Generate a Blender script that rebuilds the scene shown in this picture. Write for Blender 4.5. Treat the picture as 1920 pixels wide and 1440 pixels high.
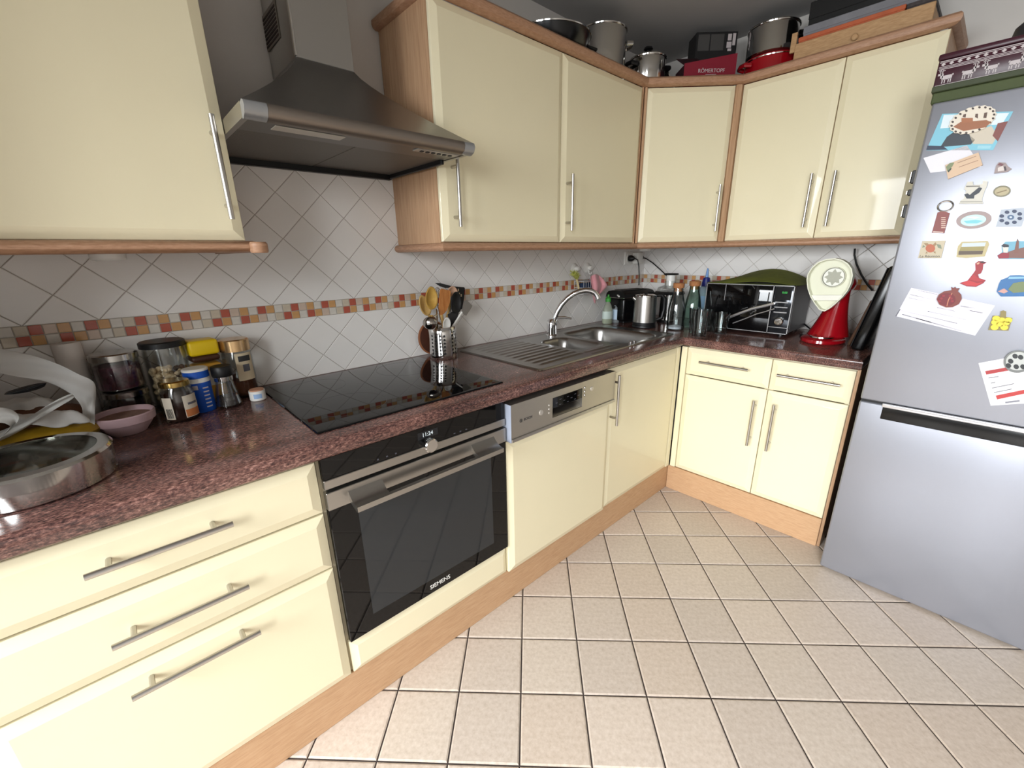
import bpy, bmesh, math, random
from mathutils import Vector, Matrix
random.seed(7)
PI = math.pi
for _o in list(bpy.data.objects):
    bpy.data.objects.remove(_o, do_unlink=True)
S = bpy.context.scene
COL = S.collection

# ------------------------------------------------------------ camera
CAM_P = Vector((-2.7180, -1.6159, 1.2866))
FPX, PPX, PPY = 801.38, 959.33, 733.67
_yaw, _pit, _rol = (math.radians(a) for a in (-42.3866, -17.8275, -1.0772))
CAM_D = Vector((math.cos(_pit)*math.sin(-_yaw), math.cos(_pit)*math.cos(_yaw), math.sin(_pit)))
_r = CAM_D.cross(Vector((0, 0, 1))).normalized(); _u = _r.cross(CAM_D)
CAM_R = math.cos(_rol)*_r + math.sin(_rol)*_u
CAM_U = -math.sin(_rol)*_r + math.cos(_rol)*_u
cam = bpy.data.cameras.new('camera')
cam.sensor_fit = 'HORIZONTAL'; cam.sensor_width = 36.0; cam.lens = FPX/1920*36
cam.shift_x = (960-PPX)/1920; cam.shift_y = (PPY-720)/1920
cam.clip_start = 0.02; cam.clip_end = 100
camo = bpy.data.objects.new('camera', cam); COL.objects.link(camo)
camo.matrix_world = Matrix(((CAM_R.x, CAM_U.x, -CAM_D.x, CAM_P.x), (CAM_R.y, CAM_U.y, -CAM_D.y, CAM_P.y),
                            (CAM_R.z, CAM_U.z, -CAM_D.z, CAM_P.z), (0, 0, 0, 1)))
S.camera = camo

# ------------------------------------------------------------ world, daylight, exposure
W = bpy.data.worlds.new('World'); S.world = W; W.use_nodes = True
W.node_tree.nodes['Background'].inputs[0].default_value = (0.80, 0.90, 1.0, 1)
W.node_tree.nodes['Background'].inputs[1].default_value = 1.2

def area(name, loc, rot, sx, sy, power, col):
    l = bpy.data.lights.new(name, 'AREA'); l.shape = 'RECTANGLE'; l.size = sx; l.size_y = sy
    l.energy = power; l.color = col; l.spread = math.radians(128)     # skylight falls in from above
    o = bpy.data.objects.new(name, l); COL.objects.link(o); o.location = loc; o.rotation_euler = rot
    return o
WIN_X = -4.60                       # plane of the window wall
# daylight entering through the window; the unseen door's lamp is added fill for the back-wall fronts
area('window_daylight', (WIN_X-0.34, -1.05, 1.58), (0, -math.radians(46), 0), 1.16, 1.14, 185, (0.93, 0.97, 1.0))
area('added_door_fill', (WIN_X-0.34, -2.60, 1.40), (0, -math.radians(48), 0), 1.9, 0.9, 240, (0.93, 0.97, 1.0))
S.view_settings.view_transform = 'Standard'
try: S.view_settings.look = 'None'
except Exception: pass
S.view_settings.gamma = 1.0; S.view_settings.use_curve_mapping = False
S.view_settings.exposure = -0.84

# ------------------------------------------------------------ helpers
def at(u, v, ax, c):
    "point where the sight line through photo pixel (u,v) meets the plane axis=c"
    w = CAM_D + CAM_R*((u-PPX)/FPX) - CAM_U*((v-PPY)/FPX)
    i = 'XYZ'.index(ax); return CAM_P + w*((c-CAM_P[i])/w[i])

def srgb(r, g, b):
    f = lambda c: (c/255/12.92) if c/255 <= 0.04045 else ((c/255+0.055)/1.055)**2.4
    return (f(r), f(g), f(b), 1)

MATS = {}
def mat(name, col, rough=0.5, metal=0.0, coat=0.0, trans=0.0, ior=1.45, alpha=1.0, emit=None, est=1.0, var=0.0, vscale=8.0, vstretch=(1, 1, 1),
        col2=None, bump=0.0, bscale=60.0, spec=0.5, aniso=0.0, ramp=None, sheen=0.0, rvar=0.0, sss=0.0, detail=4.0):
    m = bpy.data.materials.new(name); m.use_nodes = True; MATS[name] = m
    nt = m.node_tree; N = nt.nodes; L = nt.links; b = N['Principled BSDF']
    if isinstance(col[0], int): col = srgb(*col)
    b.inputs['Base Color'].default_value = col
    b.inputs['Roughness'].default_value = rough; b.inputs['Metallic'].default_value = metal
    b.inputs['Coat Weight'].default_value = coat; b.inputs['Coat Roughness'].default_value = 0.04
    b.inputs['Transmission Weight'].default_value = trans; b.inputs['IOR'].default_value = ior
    b.inputs['Alpha'].default_value = alpha; b.inputs['Specular IOR Level'].default_value = spec
    if emit: b.inputs['Emission Color'].default_value = emit; b.inputs['Emission Strength'].default_value = est
    if sheen: b.inputs['Sheen Weight'].default_value = sheen
    if var or bump or ramp or rvar or col2:
        tc = N.new('ShaderNodeTexCoord'); mp = N.new('ShaderNodeMapping'); mp.inputs['Scale'].default_value = vstretch
        L.new(tc.outputs['Object'], mp.inputs['Vector'])
        nz = N.new('ShaderNodeTexNoise'); nz.inputs['Scale'].default_value = vscale; nz.inputs['Detail'].default_value = detail; nz.inputs['Roughness'].default_value = 0.65
        L.new(mp.outputs['Vector'], nz.inputs['Vector'])
        if var or ramp or col2:
            cr = N.new('ShaderNodeValToRGB'); e = cr.color_ramp.elements
            if ramp:
                while len(e) > 1: e.remove(e[-1])
                e[0].position = ramp[0][0]; e[0].color = srgb(*ramp[0][1])
                for q, c in ramp[1:]:
                    k = e.new(q); k.color = srgb(*c)
            else:
                c2 = srgb(*col2) if col2 else tuple(max(0, x*(1-var)) for x in col[:3])+(1,)
                e[0].position = 0.3; e[0].color = c2; e[1].position = 0.7; e[1].color = col
            L.new(nz.outputs['Fac'], cr.inputs['Fac']); L.new(cr.outputs['Color'], b.inputs['Base Color'])
        if rvar:
            ma = N.new('ShaderNodeMapRange'); ma.inputs[3].default_value = rough-rvar; ma.inputs[4].default_value = rough+rvar
            L.new(nz.outputs['Fac'], ma.inputs[0]); L.new(ma.outputs[0], b.inputs['Roughness'])
        if bump:
            n2 = N.new('ShaderNodeTexNoise'); n2.inputs['Scale'].default_value = bscale; n2.inputs['Detail'].default_value = 3
            L.new(mp.outputs['Vector'], n2.inputs['Vector'])
            bp = N.new('ShaderNodeBump'); bp.inputs['Strength'].default_value = bump; bp.inputs['Distance'].default_value = 0.002
            L.new(n2.outputs['Fac'], bp.inputs['Height']); L.new(bp.outputs['Normal'], b.inputs['Normal'])
    return m

def granite(name):
    m = bpy.data.materials.new(name); m.use_nodes = True; nt = m.node_tree; N = nt.nodes; L = nt.links; b = N['Principled BSDF']
    tc = N.new('ShaderNodeTexCoord')
    mp = N.new('ShaderNodeMapping'); mp.inputs['Scale'].default_value = (0.42, 1, 1); mp.inputs['Rotation'].default_value = (0, 0, 0.12)
    L.new(tc.outputs['Object'], mp.inputs['Vector'])
    n1 = N.new('ShaderNodeTexNoise'); n1.inputs['Scale'].default_value = 270; n1.inputs['Detail'].default_value = 5; n1.inputs['Roughness'].default_value = 0.7
    n2 = N.new('ShaderNodeTexNoise'); n2.inputs['Scale'].default_value = 14; n2.inputs['Detail'].default_value = 4
    L.new(mp.outputs['Vector'], n1.inputs['Vector']); L.new(mp.outputs['Vector'], n2.inputs['Vector'])
    mx = N.new('ShaderNodeMath'); mx.operation = 'MULTIPLY_ADD'; mx.inputs[1].default_value = 0.35; L.new(n2.outputs['Fac'], mx.inputs[0])
    sb = N.new('ShaderNodeMath'); sb.operation = 'SUBTRACT'; sb.inputs[1].default_value = 0.175; L.new(n1.outputs['Fac'], sb.inputs[0]); L.new(sb.outputs[0], mx.inputs[2])
    cr = N.new('ShaderNodeValToRGB'); e = cr.color_ramp.elements
    e[0].position = 0.33; e[0].color = srgb(42, 29, 29); e[1].position = 0.45; e[1].color = srgb(82, 56, 52)
    for q, c in ((0.52, (104, 72, 65)), (0.60, (130, 93, 84)), (0.70, (170, 130, 118))):
        k = e.new(q); k.color = srgb(*c)
    L.new(mx.outputs[0], cr.inputs['Fac']); L.new(cr.outputs['Color'], b.inputs['Base Color'])
    b.inputs['Roughness'].default_value = 0.16; b.inputs['Specular IOR Level'].default_value = 0.55
    return m

cream = mat('cream_lacquer', (237, 227, 194), rough=0.34, spec=0.32, coat=0.28, var=0.02, vscale=3)
beech = mat('beech_veneer', (198, 158, 120), rough=0.42, ramp=[(0.25, (168, 130, 98)), (0.5, (190, 152, 118)), (0.8, (203, 168, 134))], vscale=16, vstretch=(7, 7, 0.35), bump=0.04)
beech_h = mat('beech_moulding', (190, 145, 108), rough=0.42, ramp=[(0.25, (154, 114, 86)), (0.5, (174, 133, 104)), (0.8, (190, 152, 124))], vscale=22, vstretch=(2.2, 2.2, 12), bump=0.05)
beech_p = mat('beech_plinth', (196, 150, 112), rough=0.4, ramp=[(0.25, (178, 139, 104)), (0.5, (194, 155, 118)), (0.8, (204, 169, 134))], vscale=20, vstretch=(1.2, 1.2, 14), bump=0.04)
steel = mat('brushed_steel', (176, 173, 168), rough=0.30, metal=1.0, rvar=0.06, vscale=30, vstretch=(1, 40, 40))
steel_d = mat('hood_steel', (140, 138, 136), rough=0.32, metal=1.0, rvar=0.06, vscale=30, vstretch=(1, 30, 30))
steel_p = mat('polished_steel', (205, 203, 200), rough=0.11, metal=1.0)
sinksteel = mat('sink_steel', (156, 154, 151), rough=0.30, metal=1.0)
chrome = mat('chrome', (225, 226, 228), rough=0.05, metal=1.0)
handle_m = mat('brushed_nickel', (192, 188, 182), rough=0.30, metal=1.0)
blackglass = mat('black_glass', (8, 8, 9), rough=0.03, spec=0.42)
ovenglass = mat('oven_window_glass', (46, 48, 50), rough=0.05, spec=0.42)
black = mat('black_plastic', (16, 16, 17), rough=0.42)
black_s = mat('black_enamel', (12, 12, 13), rough=0.22)
dark = mat('dark_grey', (46, 45, 46), rough=0.5)
white_p = mat('white_plastic', (232, 230, 224), rough=0.35)
plaster = mat('painted_plaster', (214, 209, 203), rough=0.85, var=0.03, vscale=5, bump=0.15, bscale=90)
ceil_m = mat('ceiling_paint', (176, 175, 174), rough=0.9, var=0.03, vscale=4)
rear_paint = mat('rear_wall_paint', (196, 191, 185), rough=0.9, var=0.04, vscale=4)
grout = mat('wall_grout', (172, 164, 154), rough=0.9)
fgrout = mat('floor_grout', (62, 52, 48), rough=0.9, var=0.2, vscale=20)
wtile = mat('glazed_white_tile', (236, 233, 229), rough=0.16, var=0.025, vscale=6, bump=0.12, bscale=26)
ftile = mat('stone_floor_tile', (196, 178, 166), rough=0.34, ramp=[(0.2, (164, 142, 130)), (0.45, (190, 170, 158)), (0.6, (200, 182, 171)), (0.85, (214, 199, 189))], vscale=26, detail=8, bump=0.08, bscale=150)
fridge_m = mat('fridge_silver', (160, 162, 171), rough=0.33, metal=0.6, var=0.02, vscale=4)
fridge_s = mat('fridge_side_grey', (60, 60, 64), rough=0.45)
def thin_glass(name, tint, strength=1.0):
    "thin clear glass wall: see-through face on, mirror-like at the edges"
    m = bpy.data.materials.new(name); m.use_nodes = True; N = m.node_tree.nodes; L = m.node_tree.links; N.clear(); MATS[name] = m
    o = N.new('ShaderNodeOutputMaterial'); x = N.new('ShaderNodeMixShader'); t = N.new('ShaderNodeBsdfTransparent'); g = N.new('ShaderNodeBsdfGlossy'); w = N.new('ShaderNodeLayerWeight')
    w.inputs['Blend'].default_value = 0.22; g.inputs['Roughness'].default_value = 0.03; t.inputs['Color'].default_value = tint
    mm = N.new('ShaderNodeMath'); mm.operation = 'MULTIPLY_ADD'; mm.inputs[1].default_value = 0.75*strength; mm.inputs[2].default_value = 0.05; mm.use_clamp = True
    L.new(w.outputs['Fresnel'], mm.inputs[0]); L.new(mm.outputs[0], x.inputs[0]); L.new(t.outputs[0], x.inputs[1]); L.new(g.outputs[0], x.inputs[2]); L.new(x.outputs[0], o.inputs[0])
    return m
glass = thin_glass('clear_glass', (0.90, 0.93, 0.93, 1))
red_g = mat('red_gloss', (150, 10, 22), rough=0.16, coat=0.6)
paper = mat('white_paper', (226, 224, 230), rough=0.75)
ink = mat('grey_print', (96, 96, 104), rough=0.8)
cork = mat('cork', (176, 118, 74), rough=0.85, var=0.3, vscale=90)
gran = granite('rose_granite')
M_ = MATS

class MB:
    "collects shapes; build() links them as ONE mesh object"
    def __init__(s): s.bm = bmesh.new()
    def _xf(s, vs, m):
        if m is not None:
            for v in vs: v.co = m @ v.co
    def box(s, x0, x1, y0, y1, z0, z1, bev=0.0, seg=1, m=None):
        if x0 > x1: x0, x1 = x1, x0
        if y0 > y1: y0, y1 = y1, y0
        if z0 > z1: z0, z1 = z1, z0
        t = bmesh.new()
        v = [t.verts.new((x, y, z)) for x in (x0, x1) for y in (y0, y1) for z in (z0, z1)]
        for f in ((0, 1, 3, 2), (4, 6, 7, 5), (0, 4, 5, 1), (2, 3, 7, 6), (0, 2, 6, 4), (1, 5, 7, 3)):
            t.faces.new([v[i] for i in f])
        if bev: bmesh.ops.bevel(t, geom=t.edges[:], offset=min(bev, 0.49*min(x1-x0, y1-y0, z1-z0)), segments=seg, affect='EDGES', profile=0.5)
        return s.merge(t, m)
    def merge(s, t, m=None):
        mp = {}
        for v in t.verts: mp[v] = s.bm.verts.new(m @ v.co if m is not None else v.co)
        for f in t.faces:
            try: s.bm.faces.new([mp[v] for v in f.verts])
            except ValueError: pass
        t.free(); return s
    def raw(s, vs, fs, m=None):
        v = [s.bm.verts.new(m @ Vector(c) if m is not None else c) for c in vs]
        for f in fs:
            try: s.bm.faces.new([v[i] for i in f])
            except ValueError: pass
        return s
    def prism(s, pts, d, bev=0.0, seg=2):
        "polygon of 3-D points pushed along vector d"
        t = bmesh.new(); a = [t.verts.new(p) for p in pts]; d = Vector(d); b = [t.verts.new(Vector(p)+d) for p in pts]; n = len(pts)
        t.faces.new(a[::-1]); t.faces.new(b)
        for i in range(n): t.faces.new((a[i], a[(i+1) % n], b[(i+1) % n], b[i]))
        bmesh.ops.recalc_face_normals(t, faces=t.faces[:])
        if bev: bmesh.ops.bevel(t, geom=t.edges[:], offset=bev, segments=seg, affect='EDGES')
        return s.merge(t)
    def tube(s, path, r, seg=10, closed=False, flat=None):
        P = [Vector(p) for p in path]; n = len(P); rr = r if isinstance(r, (list, tuple)) else [r]*n
        rings = []; up = None
        for i in range(n):
            if closed: d = (P[(i+1) % n]-P[i-1])
            else: d = P[min(i+1, n-1)]-P[max(i-1, 0)]
            d.normalize()
            if up is None: up = Vector((0, 0, 1)) if abs(d.z) < 0.9 else Vector((1, 0, 0))
            a = d.cross(up)
            if a.length < 1e-5: a = d.cross(Vector((0, 1, 0)))
            a.normalize(); b = a.cross(d); up = b
            k = flat if flat else 1.0
            rings.append([s.bm.verts.new(P[i]+a*math.cos(2*PI*j/seg)*rr[i]+b*math.sin(2*PI*j/seg)*rr[i]*k) for j in range(seg)])
        for i in range(n if closed else n-1):
            A, B = rings[i], rings[(i+1) % n]
            for j in range(seg): s.bm.faces.new((A[j], A[(j+1) % seg], B[(j+1) % seg], B[j]))
        if not closed:
            s.bm.faces.new(rings[0]); s.bm.faces.new(rings[-1][::-1])
        return s
    def lathe(s, prof, seg=32, o=(0, 0, 0), m=None, sx=1.0, sy=1.0):
        rings = []
        for r, z in prof:
            if r < 1e-6:
                c = Vector((o[0], o[1], o[2]+z)); rings.append([s.bm.verts.new(m @ c if m is not None else c)])
            else:
                ring = []
                for j in range(seg):
                    c = Vector((o[0]+r*sx*math.cos(2*PI*j/seg), o[1]+r*sy*math.sin(2*PI*j/seg), o[2]+z))
                    ring.append(s.bm.verts.new(m @ c if m is not None else c))
                rings.append(ring)
        for A, B in zip(rings, rings[1:]):
            for j in range(seg):
                q = [A[j % len(A)], A[(j+1) % len(A)], B[(j+1) % len(B)], B[j % len(B)]]
                u = []
                for v in q:
                    if v not in u: u.append(v)
                if len(u) > 2: s.bm.faces.new(u)
        return s
    def sweep(s, path, prof, caps=True):
        "profile [(offset outward, z)] along 2-D polyline with mitred corners; outward = right of travel"
        P = [Vector(p) for p in path]; n = len(P); rings = []
        for i in range(n):
            d0 = (P[i]-P[i-1]).normalized() if i else None; d1 = (P[i+1]-P[i]).normalized() if i < n-1 else None
            ns = [Vector((d.y, -d.x)) for d in (d0, d1) if d is not None]
            nn = sum(ns, Vector((0, 0))).normalized(); k = 1/max(0.3, nn.dot(ns[0]))
            rings.append([s.bm.verts.new((P[i].x+nn.x*k*o, P[i].y+nn.y*k*o, z)) for o, z in prof])
        m = len(prof)
        for A, B in zip(rings, rings[1:]):
            for j in range(m): s.bm.faces.new((A[j], A[(j+1) % m], B[(j+1) % m], B[j]))
        if caps: s.bm.faces.new(rings[0]); s.bm.faces.new(rings[-1][::-1])
        return s
    def ball(s, c, r, sc=(1, 1, 1), seg=16, rings=10, m=None):
        pr = [(max(0, math.sin(PI*i/rings))*1.0 if 0 < i < rings else 0, -math.cos(PI*i/rings)) for i in range(rings+1)]
        t = MB(); t.lathe(pr, seg)
        M = Matrix.Translation(c) @ (m.to_4x4() if m is not None else Matrix.Identity(4)) @ Matrix.Diagonal((r*sc[0], r*sc[1], r*sc[2], 1))
        return s.merge(t.bm, M)
    def mesh(s, name, angle=35, smooth=True):
        bmesh.ops.recalc_face_normals(s.bm, faces=s.bm.faces[:])
        me = bpy.data.meshes.new(name); s.bm.to_mesh(me); s.bm.free()
        if smooth:
            me.polygons.foreach_set('use_smooth', [True]*len(me.polygons)); me.set_sharp_from_angle(angle=math.radians(angle))
        return me
    def build(s, name, m, parent=None, world=False, angle=35, smooth=True, label=None):
        if world and parent is not None:
            inv = parent.matrix_basis.inverted()
            for v in s.bm.verts: v.co = inv @ v.co
        o = bpy.data.objects.new(name, s.mesh(name, angle, smooth)); COL.objects.link(o)
        if m is not None: o.data.materials.append(m)
        if parent is not None: o.parent = parent
        if label: o['label'] = label
        return o

ROOTS = {}
def world_of(o):
    m = o.matrix_basis.copy()
    while o.parent: o = o.parent; m = o.matrix_basis @ m
    return m
def thing(name, label, cat, loc=(0, 0, 0), rotz=0.0, group=None):
    o = bpy.data.objects.new(name, None); COL.objects.link(o); o.location = loc; o.rotation_euler = (0, 0, rotz)
    o.empty_display_size = 0.05
    o['label'] = label; o['category'] = cat
    if group: o['group'] = group
    o.matrix_basis = Matrix.Translation(loc) @ Matrix.Rotation(rotz, 4, 'Z')
    return o
def tag(o, label, cat, group=None):
    o['label'] = label; o['category'] = cat
    if group: o['group'] = group
    return o
def struct(o): o['kind'] = 'structure'; return o
def text(name, s, size, m, parent, M, depth=0.0006, align='CENTER'):
    "flat lettering; M maps the text plane (x right, y up) into the parent's space"
    c = bpy.data.curves.new(name, 'FONT'); c.body = s; c.size = size; c.extrude = depth; c.align_x = align; c.align_y = 'CENTER'
    t = bpy.data.objects.new(name+'_tmp', c); COL.objects.link(t)
    me = bpy.data.meshes.new_from_object(t.evaluated_get(bpy.context.evaluated_depsgraph_get()))
    bpy.data.objects.remove(t, do_unlink=True)
    me.transform(M); me.materials.clear(); me.materials.append(m)
    o = bpy.data.objects.new(name, me); COL.objects.link(o); o.parent = parent
    return o
def facing_front(x, y, z):      # text on a face that looks toward -Y (parent space)
    return Matrix(((1, 0, 0, x), (0, 0, -1, y), (0, 1, 0, z), (0, 0, 0, 1)))
def clip_poly(pts, x0, x1, y0, y1):
    def cut(P, f, g):
        out = []
        for i in range(len(P)):
            a, b = P[i-1], P[i]; fa, fb = f(a), f(b)
            if (fa >= 0) != (fb >= 0): t = fa/(fa-fb); out.append((a[0]+(b[0]-a[0])*t, a[1]+(b[1]-a[1])*t))
            if fb >= 0: out.append(b)
        return out
    for f in (lambda q: q[0]-x0, lambda q: x1-q[0], lambda q: q[1]-y0, lambda q: y1-q[1]):
        pts = cut(pts, f, None)
        if len(pts) < 3: return []
    return pts

# ------------------------------------------------------------ main dimensions (metres)
HT, HB, HP, HD = 0.871, 0.829, 0.1415, 0.6786       # worktop top / underside, door bottom, drawer-door joint
FA, FB = -0.619, -0.621                             # faces of the base doors along the two walls
UA = UB = -0.321                                    # faces of the wall units
UBZ, UTZ = 1.327, 2.024
CEIL = 2.34
XL, YF = WIN_X, -3.5                                # window wall, wall behind the camera
XD, XO, XC, XE = -1.2426, -1.8417, -2.4417, -3.047  # joints of the base run
Y0, Y1, Y2 = -0.648, -1.0382, -1.3379
# ------------------------------------------------------------ room shell
fl = struct(MB().box(XL-0.2, 0.1, YF-0.2, 0.1, -0.12, -0.0035).build('floor', fgrout))
ST, DT = 0.2772, 0.2706                              # tile pitch along the two diagonals
S0, D0 = -2.1345, -0.0665
def floor_vertex(i, j): a, b = S0+i*ST, D0+j*DT; return ((a+b)/2, (a-b)/2)
gr = 0.0045
c0 = floor_vertex(0, 0)
quad = [floor_vertex(0, 0), floor_vertex(1, 0), floor_vertex(1, 1), floor_vertex(0, 1)]
qc = (sum(q[0] for q in quad)/4, sum(q[1] for q in quad)/4)
half = [((q[0]-qc[0]), (q[1]-qc[1])) for q in quad]
def shrink(P, g):
    out = []
    for x, y in P:
        l = math.hypot(x, y); k = (l-g*0.7071)/l; out.append((x*k, y*k))
    return out
def tile_mesh(name, P, z0, z1, ch, m):
    b = MB(); n = len(P); I = [(x*(1-ch/max(1e-4, math.hypot(x, y))*1.414), y*(1-ch/max(1e-4, math.hypot(x, y))*1.414)) for x, y in P]
    vs = [(x, y, z0) for x, y in P]+[(x, y, z1-ch*0.5) for x, y in P]+[(x, y, z1) for x, y in I]
    fs = [tuple(range(2*n, 3*n))]
    for k in (0, 1):
        for i in range(n): fs.append((k*n+i, k*n+(i+1) % n, (k+1)*n+(i+1) % n, (k+1)*n+i))
    b.raw(vs, fs); me = b.mesh(name, smooth=False); me.materials.append(m); return me
# a handful of shades so that neighbouring floor tiles differ slightly, as fired tiles do
ft_mats = []
for k, d in enumerate(((0, 0, 0), (-5, -5, -4), (4, 3, 3), (-2, -4, -5))):
    ft_mats.append(mat('stone_floor_tile_%d' % k, (196, 178, 166), rough=0.36, ramp=[(q, tuple(c[i]+d[i] for i in range(3))) for q, c in ((0.2, (166, 150, 136)), (0.42, (190, 175, 160)), (0.6, (200, 186, 172)), (0.85, (213, 201, 188)))], vscale=70, detail=7, bump=0.08, bscale=150))
ft_me = [tile_mesh('floor_tile', shrink(half, gr), -0.0034, 0.0, 0.004, m) for m in ft_mats]
nfl = 0
for i in range(-14, 8):
    for j in range(-14, 14):
        a = floor_vertex(i, j); b = floor_vertex(i+1, j+1); cx, cy = (a[0]+b[0])/2, (a[1]+b[1])/2
        if -3.42 < cx < -0.50 and -2.90 < cy < -0.48:
            if (cx > -0.52 and cy > -1.22): continue
            o = bpy.data.objects.new('floor_tile', random.choice(ft_me)); COL.objects.link(o); o.location = (cx, cy, 0); o.parent = fl; nfl += 1
            o.rotation_euler = (0, 0, 0)

wa = struct(MB().box(XL-0.2, 0.1, 0.004, 0.15, 0, CEIL).build('wall_back', plaster))
wb = struct(MB().box(0.004, 0.15, YF-0.2, 0.15, 0, CEIL).build('wall_right', plaster))
struct(MB().box(XL-0.3, 0.2, YF-0.3, 0.2, CEIL, CEIL+0.1).build('ceiling', ceil_m))
# window wall with its opening
WY0, WY1, WZ0, WZ1 = -1.62, -0.48, 0.86, 2.02
wl = MB()
DY0, DY1, DZ1 = -3.05, -2.15, 2.08
wl.box(XL-0.25, XL, DY1, WY0, 0, CEIL); wl.box(XL-0.25, XL, WY1, 0.15, 0, CEIL)
wl.box(XL-0.25, XL, YF-0.2, DY0, 0, CEIL); wl.box(XL-0.25, XL, DY0, DY1, DZ1, CEIL)
wl.box(XL-0.25, XL, WY0, WY1, 0, WZ0); wl.box(XL-0.25, XL, WY0, WY1, WZ1, CEIL)
struct(wl.build('wall_left', rear_paint))
struct(MB().box(XL, -3.068, -0.48, 0.004, 0, CEIL).build('added_shade_stub', rear_paint))    # unseen stub, added to shade the left end of the worktop
struct(MB().box(XL-0.2, 0.15, YF-0.2, YF, 0, CEIL).build('wall_front', rear_paint))
frame_m = mat('window_frame_white', (226, 226, 222), rough=0.4)
pane_m = bpy.data.materials.new('window_pane'); pane_m.use_nodes = True
_n = pane_m.node_tree.nodes; _l = pane_m.node_tree.links; _n.clear()
_o = _n.new('ShaderNodeOutputMaterial'); _mx = _n.new('ShaderNodeMixShader'); _t = _n.new('ShaderNodeBsdfTransparent'); _g = _n.new('ShaderNodeBsdfGlossy')
_g.inputs['Roughness'].default_value = 0.02; _mx.inputs[0].default_value = 0.06
_l.new(_t.outputs[0], _mx.inputs[1]); _l.new(_g.outputs[0], _mx.inputs[2]); _l.new(_mx.outputs[0], _o.inputs[0])
w1 = struct(MB().box(XL-0.10, XL-0.06, WY0, WY1, WZ0, WZ0+0.05).box(XL-0.10, XL-0.06, WY0, WY1, WZ1-0.05, WZ1)
            .box(XL-0.10, XL-0.06, WY0, WY0+0.05, WZ0, WZ1).box(XL-0.10, XL-0.06, WY1-0.05, WY1, WZ0, WZ1)
            .box(XL-0.10, XL-0.06, (WY0+WY1)/2-0.035, (WY0+WY1)/2+0.035, WZ0, WZ1).build('window_1', frame_m))
for a, b in ((WY0+0.05, (WY0+WY1)/2-0.035), ((WY0+WY1)/2+0.035, WY1-0.05)):
    MB().box(XL-0.083, XL-0.078, a, b, WZ0+0.05, WZ1-0.05).build('pane', pane_m, w1)
MB().box(XL-0.06, XL+0.04, WY0-0.03, WY1+0.03, WZ0-0.03, WZ0).build('window_sill', frame_m, w1)
d1 = struct(MB().box(XL-0.10, XL-0.05, DY0, DY1, DZ1-0.07, DZ1).box(XL-0.10, XL-0.05, DY0, DY0+0.07, 0, DZ1).box(XL-0.10, XL-0.05, DY1-0.07, DY1, 0, DZ1)
            .box(XL-0.10, XL-0.05, DY0, DY1, 0, 0.12).build('added_door_1', frame_m))  # unseen door, added so extra daylight reaches the back-wall fronts
MB().box(XL-0.078, XL-0.072, DY0+0.07, DY1-0.07, 0.12, DZ1-0.07).build('pane', pane_m, d1)

# ------------------------------------------------------------ wall tiles (10 cm, laid on the diagonal) and mosaic band
MZ0, MZ1 = 1.0856, 1.1363
gw = 0.0022
def add_tile(parent, pts, wall, m, name='tile', th=0.0045):
    "pts in wall coordinates (along, z); a bevelled slab proud of the grout"
    cx = sum(p[0] for p in pts)/len(pts); cz = sum(p[1] for p in pts)/len(pts)
    P = [(p[0]-cx, p[1]-cz) for p in pts]
    me = tile_mesh(name, P, 0, th, 0.0016, m)
    place_tile(parent, me, cx, cz, wall, name)
def place_tile(parent, me, cx, cz, wall, name):
    o = bpy.data.objects.new(name, me); COL.objects.link(o)
    if wall == 'A': o.matrix_basis = Matrix(((1, 0, 0, cx), (0, 0, -1, 0.003), (0, 1, 0, cz), (0, 0, 0, 1)))
    else: o.matrix_basis = Matrix(((0, 0, -1, 0.003), (-1, 0, 0, -cx), (0, 1, 0, cz), (0, 0, 0, 1)))
    o.parent = parent
HD_ = 0.0712                                          # half diagonal
full_me = tile_mesh('tile', [(HD_-gw*0.7, 0), (0, HD_-gw*0.7), (-HD_+gw*0.7, 0), (0, -HD_+gw*0.7)], 0, 0.0045, 0.0016, wtile)
def tile_field(parent, wall, x0, x1, z0, ztop, vx, vz):
    n = 0
    for i in range(-60, 60):
        for j in range(-12, 12):
            if (i+j) % 2: continue
            cx, cz = vx+i*HD_, vz+j*HD_*0.99
            z1 = ztop(cx) if callable(ztop) else ztop
            r = HD_-gw*0.7
            P = [(cx+r, cz), (cx, cz+r), (cx-r, cz), (cx, cz-r)]
            if cx-r >= x0 and cx+r <= x1 and cz-r >= z0 and cz+r <= z1: place_tile(parent, full_me, cx, cz, wall, 'tile'); n += 1
            else:
                Q = clip_poly(P, x0, x1, z0, z1)
                if len(Q) >= 3:
                    A = abs(sum(Q[k-1][0]*Q[k][1]-Q[k][0]*Q[k-1][1] for k in range(len(Q))))/2
                    if A > 0.0004: add_tile(parent, Q, wall, wtile); n += 1
    return n
# tile centres: half-way between the measured grout crossings (-2.326, 1.278) and (-2.326, 1.419)
MB().box(-3.066, 0.003, 0.0, 0.006, HT-0.04, 1.6).build('grout_bed', grout, wa)
MB().box(0.0, 0.006, -1.42, 0.003, HT-0.04, 1.33).build('grout_bed', grout, wb)
tile_field(wa, 'A', -3.066, 0.0, MZ1+0.001, lambda cx: 1.6 if -2.58 < cx < -1.72 else 1.345, -2.326, 1.348)     # tiled up to the hood between the cabinets
tile_field(wa, 'A', -3.066, 0.0, HT+0.001, MZ0-0.001, -2.3255+HD_*1.0, 1.013+HD_*0.99)
tile_field(wb, 'B', 0.0, 1.41, MZ1+0.001, 1.326, 0.05, 1.348)
tile_field(wb, 'B', 0.0, 1.41, HT+0.001, MZ0-0.001, 0.05+HD_, 1.013+HD_*0.99)
moc = {'R': (186, 92, 72), 'O': (210, 160, 104), 'P': (212, 190, 172), 'W': (222, 216, 206), 'B': (210, 197, 176)}
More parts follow.
